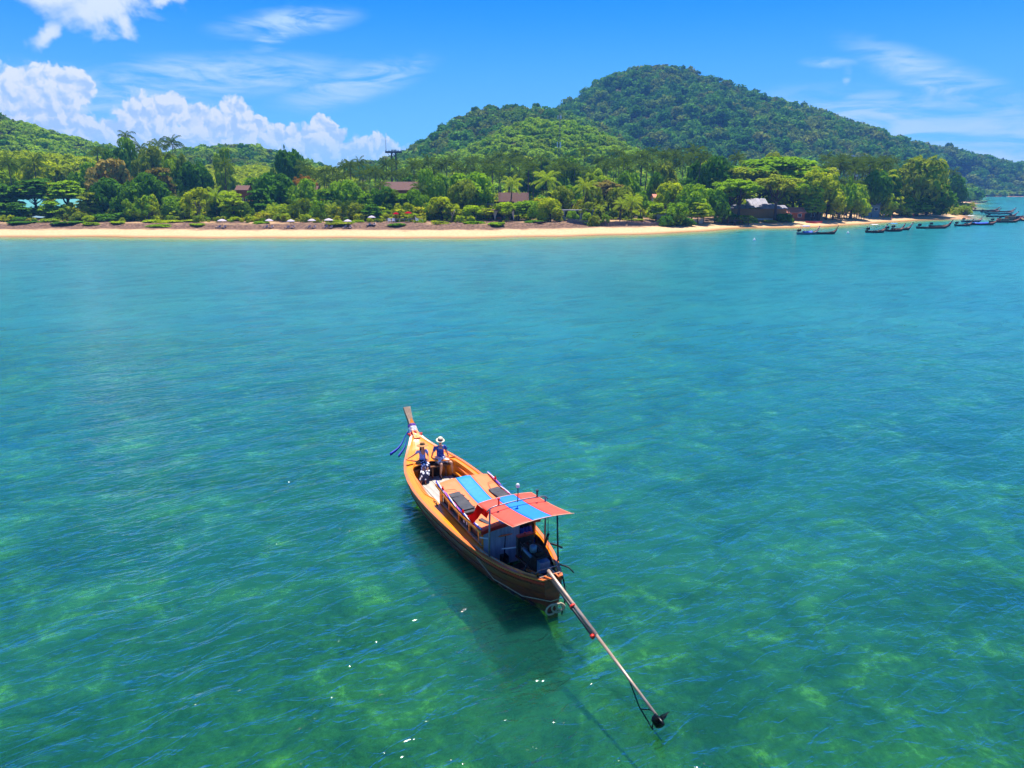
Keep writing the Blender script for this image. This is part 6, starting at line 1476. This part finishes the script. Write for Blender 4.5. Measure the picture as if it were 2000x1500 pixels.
# bamboo hut with several sheet roofs
r = empty('bamboo_hut', (0, 0, 0)); put(r, 1474, 226, 0, 0, 20); tag(r, 'long bamboo-walled hut under bright patched sheet roofs between the great trees', 'hut')
for k in range(30): B_(r, 'bamboo_panel', 'bamboo', ((-8.7 + k * .6, -2.6 + .02 * (k % 2), 1.6), (.57, .08, 3.4)))
B_(r, 'back_wall', 'dark_wood', ((0, 2.6, 1.3), (18, .1, 2.9))); B_(r, 'step', 'plaster', ((0, -3.6, .1), (17, 1.6, .5)))
for (x, w, z, t) in ((-6.2, 6.0, 3.9, .35), (-1.2, 5.4, 4.1, .30), (3.2, 5.2, 4.0, .42), (7.2, 3.8, 3.75, .3)):
    for q in range(4):
        b = MB(); b.box((x - w / 2 + w * (q + .5) / 4, -1.5, z + .02 * (q % 2)), (w / 4 + .06, 3.4, .06), (t, 0, 0)); b.build('roof_sheet', M['roof_grey'], r)
for (x, y, z) in ((1.4, 2.0, 5.4),):
    for q in range(4):
        b = MB(); b.box((x - 3 + 1.6 * q, y, z), (1.7, 4.6, .06), (.42, 0, 0)); b.build('roof_sheet', M['roof_grey'], r)
# orange-brown hut, grey stall, shack
r = house(1545, 232, 6.5, 5, 2.6, 1.4, 'clay', 'roof_terra', 'orange-brown boarded hut with reddish roof right of the bamboo hut', 0, 0, 2, 'hut')
r = house(1582, 238, 5.2, 4, 2.3, 1.0, 'timber', 'roof_grey', 'stall with a grey sheet roof behind the beached red canoe', 0, 0, 1, 'stall')
r = house(1697, 262, 5.0, 4.5, 4.4, 1.6, 'blue_grey', 'roof_grey', 'tall blue-grey shack with pale sheet roof under trees near the point', 0, 0, 2, 'shack')
r = house(1632, 262, 6.0, 4.5, 2.6, 1.0, 'timber', 'roof_brown', 'low dark hut behind the slanting timber slipway', 0, 0, 2, 'hut')
# jetty / long low platform
def platform(u0, u1, Y, h, label):
    Y = landfall((u0 + u1) / 2, Y, 12); x0 = at_px(u0, Y, 2); x1 = at_px(u1, Y, 2); r = empty('platform', ((x0 + x1) / 2, Y, gz((x0 + x1) / 2, Y))); tag(r, label, 'platform'); L = x1 - x0
    for k in range(4): B_(r, 'board', 'timber', ((0, -1 + k * .5, h), (L, .46, .1)))
    for k in range(int(L / 1.6) + 1):
        for y in (-1, .9): B_(r, 'post', 'timber', ((-L / 2 + .1 + k * (L - .2) / int(L / 1.6), y, h / 2 - .2), (.16, .16, h + .4)))
    return r
platform(1612, 1636, 238, 1.7, 'short pale platform left of the slanting timber slipway')
platform(1646, 1686, 240, 1.6, 'long dark platform right of the slanting timber slipway')
r = empty('slipway', (0, 0, 0)); put(r, 1642, 236, 0, 0, 11); tag(r, 'pale slanting timber slipway frame leaning on the beach platform', 'slipway')
for x in (-.9, .9): b = MB(); b.bar((x - 1.4, -2.4, 0), (x + 1.2, 1.2, 4.2), .16, .16); b.build('beam', M['tan'], r)
for k in range(4):
    t = (k + .5) / 4.2; b = MB(); b.bar((-.9 - 1.4 + 2.6 * t, -2.4 + 3.6 * t, 4.2 * t), (.9 - 1.4 + 2.6 * t, -2.4 + 3.6 * t, 4.2 * t), .1, .1); b.build('rung', M['tan'], r)
# beached canoes and odds and ends
def canoe(u, Y, L, m1, m2, label, rz=0):
    r = empty('canoe', (0, 0, 0)); put(r, u, Y, rz, .02, 8); tag(r, label, 'canoe')
    b = MB(); rr = []
    for t in fine(-1, 1, 12):
        w = .45 * (1 - abs(t) ** 2.5) + .03; z = .18 * t * t; rr.append([(t * L / 2, -w, .5 + z), (t * L / 2, -w * .8, .15 + z), (t * L / 2, 0, .02 + z), (t * L / 2, w * .8, .15 + z), (t * L / 2, w, .5 + z)])
    b.rings(rr, 0, False); b.build('hull', M[m1], r)
    b = MB(); rr = [[(t * L / 2, -.4 * (1 - abs(t) ** 2.5) - .02, .47 + .18 * t * t), (t * L / 2, .4 * (1 - abs(t) ** 2.5) + .02, .47 + .18 * t * t)] for t in fine(-1, 1, 12)]; b.rings(rr, 0, False); b.build('deck', M[m2], r)
canoe(1590, 216, 5.0, 'prow_red', 'tarp_blue', 'red and violet canoe pulled up on the sand by the stall', -6)
canoe(1055, 194, 3.0, 'timber', 'timber', 'grey wooden dugout lying on the beach top below the bushy trees', 3)
canoe(48, 196, 3.0, 'hull_dark', 'hull_black', 'small dark canoe in the shade at the left end of the beach', 5)
r = empty('tarp_shelter', (0, 0, 0)); put(r, 78, 200); tag(r, 'small shelter under a faded blue tarp at the left end of the beach', 'shelter')
b = MB(); b.box((0, 0, 1.3), (2.6, 1.8, .06), (.15, .1, 0)); b.build('tarp', M['blue_grey'], r)
for x in (-1.1, 1.1):
    for y in (-.7, .7): B_(r, 'post', 'timber', ((x, y, .6), (.08, .08, 1.3)))
# ================================================================ parasols with pairs of loungers
def parasol(u, v, cloth, label, grp, hgt=2.3, rad=1.15, rz=0):
    hgt *= random.uniform(.93, 1.05); rad *= random.uniform(.9, 1.12)
    x, y = ground_px(u, v, 1.15)
    while coast_d(x, y) < 9: y += .5
    r = empty('parasol', (x, y, gz(x, y)), rz); tag(r, label, 'parasol', grp)
    b = MB(); b.tube([(0, 0, -.1), (0, 0, hgt + .1)], .035, 6); b.build('pole', M['tan'], r)
    b = MB(); b.lathe([(0, hgt + .12), (rad * .5, hgt - .05), (rad, hgt - .35), (rad - .01, hgt - .45), (rad - .03, hgt - .36), (rad * .5, hgt - .08), (0, hgt + .08)], (0, 0, 0), 12, 0, 'Z', False); b.build('canopy', M[cloth], r)
    b = MB(); b.lathe([(0, 0), (.3, 0), (.3, .12), (0, .14)], (0, 0, 0), 10); b.build('base', M['stone'], r)
    return r
def lounger(x, y, rz, label):
    r = empty('sun_lounger', (x, y, gz(x, y)), rz); tag(r, label, 'sun lounger', 'sun loungers under the beach parasols')
    b = MB(); b.box((0, 0, .28), (1.9, .62, .08)); b.build('frame', M['wicker'], r)
    b = MB(); b.box((-.2, 0, .36), (1.3, .56, .08)); b.box((.72, 0, .52), (.75, .56, .08), (0, -.6, 0)); b.build('cushion', M['cushion'], r)
    for sx in (-.8, .8):
        for sy in (-.25, .25): B_(r, 'leg', 'wicker', ((sx, sy, .12), (.07, .07, .26)))
pars = [(435, 446), (527, 446), (569, 446), (610, 446), (643, 446), (680, 446), (727, 444)]
nm = ['leftmost', 'second', 'third', 'fourth', 'fifth', 'sixth', 'rightmost']
for i, (u, v) in enumerate(pars):
    p = parasol(u, v, 'parasol', f'{nm[i]} pale beach parasol of the row of seven' + (', standing apart from the rest' if i == 0 else ', shaded by a tree' if i == 6 else ' counted from the left'), 'pale parasols on the beach')
    x, y, z = p.location
    for q, sx in ((0, -.75), (1, .75)): lounger(x + sx, y - 1.0, R(78 + 12 * q), f'{"left" if q == 0 else "right"} one of the two loungers under the {nm[i]} pale parasol')
def terrace_item(u, Y): return landfall(u, Y, 20)
for u, Y, lab in ((774, 198, 'left red parasol on the terrace behind the brown bank'), (798, 197, 'right red parasol, slightly lower, on the terrace behind the brown bank')):
    Yt = landfall(u, Y, 22); x = at_px(u, Yt, 2); r = parasol(u, 445, 'parasol_red', lab, 'red terrace parasols', 2.7, 1.0); r.location = (x, Yt, gz(x, Yt))
r = empty('terrace_rail', (0, 0, 0)); put(r, 790, 196, 0, 0, 21); tag(r, 'long thin white terrace rail under the red parasols', 'rail')
B_(r, 'top_bar', 'white', ((0, 0, .95), (10, .06, .06)))
for k in range(9): B_(r, 'upright', 'white', ((-5 + k * 1.25, 0, .45), (.05, .05, .95)))
def chair(u, Y, label):
    r = empty('terrace_chair', (0, 0, 0)); put(r, u, Y, 20, 0, 21.5); tag(r, label, 'chair', 'white chairs on the terrace')
    B_(r, 'seat', 'white', ((0, 0, .45), (.8, .7, .12))); B_(r, 'backrest', 'white', ((0, .34, .8), (.8, .1, .7)))
    for sx in (-.34, .34):
        for sy in (-.28, .28): B_(r, 'leg', 'white', ((sx, sy, .2), (.07, .07, .42)))
chair(761, 196, 'white armchair on the terrace left of the red parasols'); chair(769, 196.5, 'second white armchair, nearer the left red parasol'); chair(815, 196, 'white armchair right of the red parasols')
# ================================================================ masts
def lattice_tower():
    Y = 330; u = 770; x = at_px(u, Y, 20); g0 = gz(x, Y); zt = z_px(300, Y); zp = z_px(297, Y)
    r = empty('steel_tower', (x, Y, g0)); tag(r, 'dark steel tower with a crossbeam full of insulators and one tall whip aerial', 'tower'); H = zp - g0
    for sx in (-1, 1):
        for sy in (-1, 1):
            b = MB(); b.bar((sx * 1.4, sy * 1.4, 0), (sx * .9, sy * .9, H), .34, .34, (1, 0, 0)); b.build('leg', M['mast_steel'], r)
    n = 9
    for k in range(n):
        z0, z1 = H * k / n, H * (k + 1) / n; a0 = 1.4 - .5 * k / n; a1 = 1.4 - .5 * (k + 1) / n
        for sy in (-1, 1):
            b = MB(); b.bar((-a0, sy * a0, z0), (a1, sy * a1, z1), .10, .10); b.build('brace', M['mast_steel'], r)
            b = MB(); b.bar((a0, sy * a0, z0), (-a1, sy * a1, z1), .10, .10); b.build('brace', M['mast_steel'], r)
    B_(r, 'crossbeam', 'mast_steel', ((0, 0, H), (7.4, .9, .8)))
    B_(r, 'platform', 'mast_steel', ((.2, 0, H + .8), (2.4, 1.4, .3)))
    b = MB(); b.bar((-2.8, 0, H - .3), (-.9, 0, H - 3.0), .14, .14); b.build('strut', M['mast_steel'], r); b = MB(); b.bar((2.8, 0, H - .3), (.9, 0, H - 3.0), .14, .14); b.build('strut', M['mast_steel'], r)
    for k in range(6):
        b = MB(); b.tube([(-3.4 + k * 1.36, 0, H + .25), (-3.4 + k * 1.36, 0, H + .95)], .16, 6); b.build('insulator', M['mast_steel'], r)
    b = MB(); b.tube([(-3.3, 0, H + .2), (-3.4, 0, H + 6.6)], [.10, .05], 5); b.build('aerial', M['mast_steel'], r)
def mobile_mast():
    Y = 360; x = at_px(1092, Y, 25); g0 = gz(x, Y); H = z_px(222, Y) - g0
    r = empty('mobile_mast', (x, Y, g0)); tag(r, 'tall thin mobile phone mast with white panels at two heights before the green hill', 'mast')
    for k in range(3):
        a = k * 2.094; b = MB(); b.tube([(.45 * math.cos(a), .45 * math.sin(a), 0), (.32 * math.cos(a), .32 * math.sin(a), H)], .09, 5); b.build('leg', M['mast_steel'], r)
    for k in range(24):
        z = H * k / 24; a = k * 2.094; b = MB(); b.bar((.45 * math.cos(a), .45 * math.sin(a), z), (.4 * math.cos(a + 2.094), .4 * math.sin(a + 2.094), z + H / 24), .07, .07); b.build('brace', M['mast_steel'], r)
    for z, w in ((z_px(229, Y) - g0, .9), (z_px(283, Y) - g0, .95)):
        for k in range(3):
            a = k * 2.094 - 1.0; b = MB(); b.box((w * math.cos(a), w * math.sin(a), z), (.35, .45, 2.6 if w > .9 else 1.6), (0, 0, a)); b.build('panel', M['pole_white'], r)
            b = MB(); b.bar((0, 0, z), (w * math.cos(a), w * math.sin(a), z), .08, .08); b.build('arm', M['mast_steel'], r)
    b = MB(); b.tube([(0, 0, H), (0, 0, H + 2.5)], .05, 5); b.build('rod', M['mast_steel'], r)
def lamp_pole(u, vt, Y, label):
    Y = landfall(u, Y, 16); x = at_px(u, Y, 8); g0 = gz(x, Y); H = z_px(vt, Y) - g0; r = empty('pole', (x, Y, g0)); tag(r, label, 'pole', 'pale poles rising from the trees')
    b = MB(); b.tube([(0, 0, 0), (0, 0, H)], [.16, .10], 6); b.build('shaft', M['stone'], r); b = MB(); b.box((0, 0, H), (1.1, .5, .7)); b.build('head', M['pole_white'], r)
lattice_tower(); mobile_mast(); lamp_pole(1628, 332, 258, 'pale pole with white head in front of the right palm grove'); lamp_pole(1667, 343, 262, 'shorter pale pole with white head right of the taller one'); lamp_pole(1657, 305, 300, 'white-headed pole among the palm tops of the right grove')
# leaning pale trunk on the beach top
b = MB(); x, y = at_px(880, 197, 1.5), 197; g0 = gz(x, y); b.tube([(0, 0, -.2), (.5, 0, 1.4), (1.3, .2, 3.4)], [.2, .15, .1], 7); b.tube([(.5, 0, 1.4), (.2, .1, 2.6)], [.1, .05], 5)
o = b.build('leaning_trunk', bark_pale, None, (x, y, g0)); tag(o, 'leaning pale trunk on the beach top left of the open pavilion', 'trunk')
# dark timber bench in front of the pavilion
for u, Y, lab in ((945, 196, 'low dark bench in front of the left half of the pavilion'), (968, 196, 'low dark bench in front of the middle of the pavilion'), (995, 197, 'low dark bench in front of the right end of the pavilion')):
    r = empty('bench', (0, 0, 0)); put(r, u, Y, 0, 0, 17); tag(r, lab, 'bench', 'benches before the pavilion'); B_(r, 'seat', 'timber', ((0, 0, .45), (2.0, .45, .08)))
    for x in (-.8, .8): B_(r, 'leg', 'timber', ((x, 0, .2), (.1, .4, .44)))
# buoys
for u, v, lab in ((1473, 470, 'small white buoy floating alone before the bamboo hut'), (1656, 456, 'small white buoy between the open boat and the cream-awning boat')):
    x, y = ground_px(u, v, 0); b = MB(); b.lathe([(0, -.2), (.2, -.15), (.3, .05), (.26, .25), (.1, .38), (.04, .6), (0, .6)], (0, 0, 0), 12); o = b.build('buoy', M['pole_white'], None, (x, y, 0)); tag(o, lab, 'buoy', 'white buoys')
# ================================================================ people on the beach
def walker(u, Y, top, leg, label, rz=0, hat=None, crouch=False, dmin=6):
    r = empty('person', (0, 0, 0)); put(r, u, Y, rz, 0, dmin); tag(r, label, 'person')
    k = .62 if crouch else 1
    J = [(0, 0, .95 * k, .12, .14), (0, 0, 1.15 * k, .11, .13), (0, 0, 1.35 * k, .11, .16), (0, 0, 1.5 * k, .05), (.02, 0, 1.58 * k, .06), (.03, 0, 1.68 * k, .085), (0, .2, 1.4 * k, .05), (.05, .26, 1.12 * k, .04), (.15, .24, .88 * k, .03), (0, -.2, 1.4 * k, .05), (-.05, -.26, 1.12 * k, .04), (.02, -.26, .86 * k, .03),
         (0, .1, .9 * k, .085), (.08 if not crouch else .35, .11, .5 * k, .06), (-.04, .11, .08, .04), (.14, .12, .04, .035), (0, -.1, .9 * k, .085), (.02 if not crouch else .35, -.11, .5 * k, .06), (.10 if not crouch else .0, -.11, .08, .04), (.26, -.12, .04, .035)]
    E_ = [(0,1),(1,2),(2,3),(3,4),(4,5),(2,6),(6,7),(7,8),(2,9),(9,10),(10,11),(0,12),(12,13),(13,14),(14,15),(0,16),(16,17),(17,18),(18,19)]
    def ex(mb):
        hand(mb, J[8][:3], (.1, 0, -1), (0, -1, 0), 1); hand(mb, J[11][:3], (.1, 0, -1), (0, 1, 0), -1); face(mb, (.02, 0, 1.67 * k), (1, 0, 0))
    grow('body', J, E_, [M['skin'], M['eye'], M['lips']], r, ex)
    g_ = lambda i, d: (*J[i][:3], *[x + d for x in J[i][3:]])
    grow('shirt', [g_(0, .02), g_(1, .025), g_(2, .025), (0, .2, 1.4 * k, .065), (0, -.2, 1.4 * k, .065)], [(0,1),(1,2),(2,3),(2,4)], M[top], r)
    grow('trousers', [g_(0, .03), g_(12, .025), g_(13, .02), g_(16, .025), g_(17, .02)], [(0,1),(1,2),(0,3),(3,4)], M[leg], r)
    b = MB(); b.lathe([(0, .11), (.07, .09), (.095, .0), (.08, -.05)], (.0, 0, 1.69 * k), 12); b.build('hair', M['hair'], r)
walker(1784, 262, 'prow_red', 'red_line', 'person in red standing on the sand by the wooded point', -90, dmin=6)
walker(1741, 250, 'prow_red', 'prow_pink', 'person in coral red crouching on the sand left of the wooded point', -60, crouch=True, dmin=7)
walker(1726, 250, 'ribbon_white', 'tan', 'person in pale clothes standing on the sand left of the crouching red figure', -80, dmin=9)
walker(1157, 204, 'prow_red', 'hat_band', 'person in dark red shirt beside the glazed white cabin', -90, dmin=20)
walker(1162, 204, 'white', 'white', 'person dressed in white next to the one in dark red by the cabin', -100, dmin=20)
walker(812, 198, 'white', 'hat_band', 'person in white shirt on the terrace right of the red parasols', -90, dmin=23)
# ================================================================ air
def haze():
    b = MB(); b.box((150, 850, 122), (4400, 2400, 256))
    m = bpy.data.materials.new('haze_air'); m.use_nodes = True; n = N(m.node_tree); m.node_tree.nodes.clear()
    v = n.new('ShaderNodeVolumePrincipled'); v.inputs['Color'].default_value = HAZE_COL; v.inputs['Density'].default_value = HAZE_DENS; v.inputs['Anisotropy'].default_value = 0.0
    o = n.new('ShaderNodeOutputMaterial'); n.l.new(v.outputs[0], o.inputs['Volume'])
    ob = b.build('haze', m); tag(ob, kind='stuff')
HAZE_COL = (.16, .46, 1.0, 1); HAZE_DENS = .00024
haze()
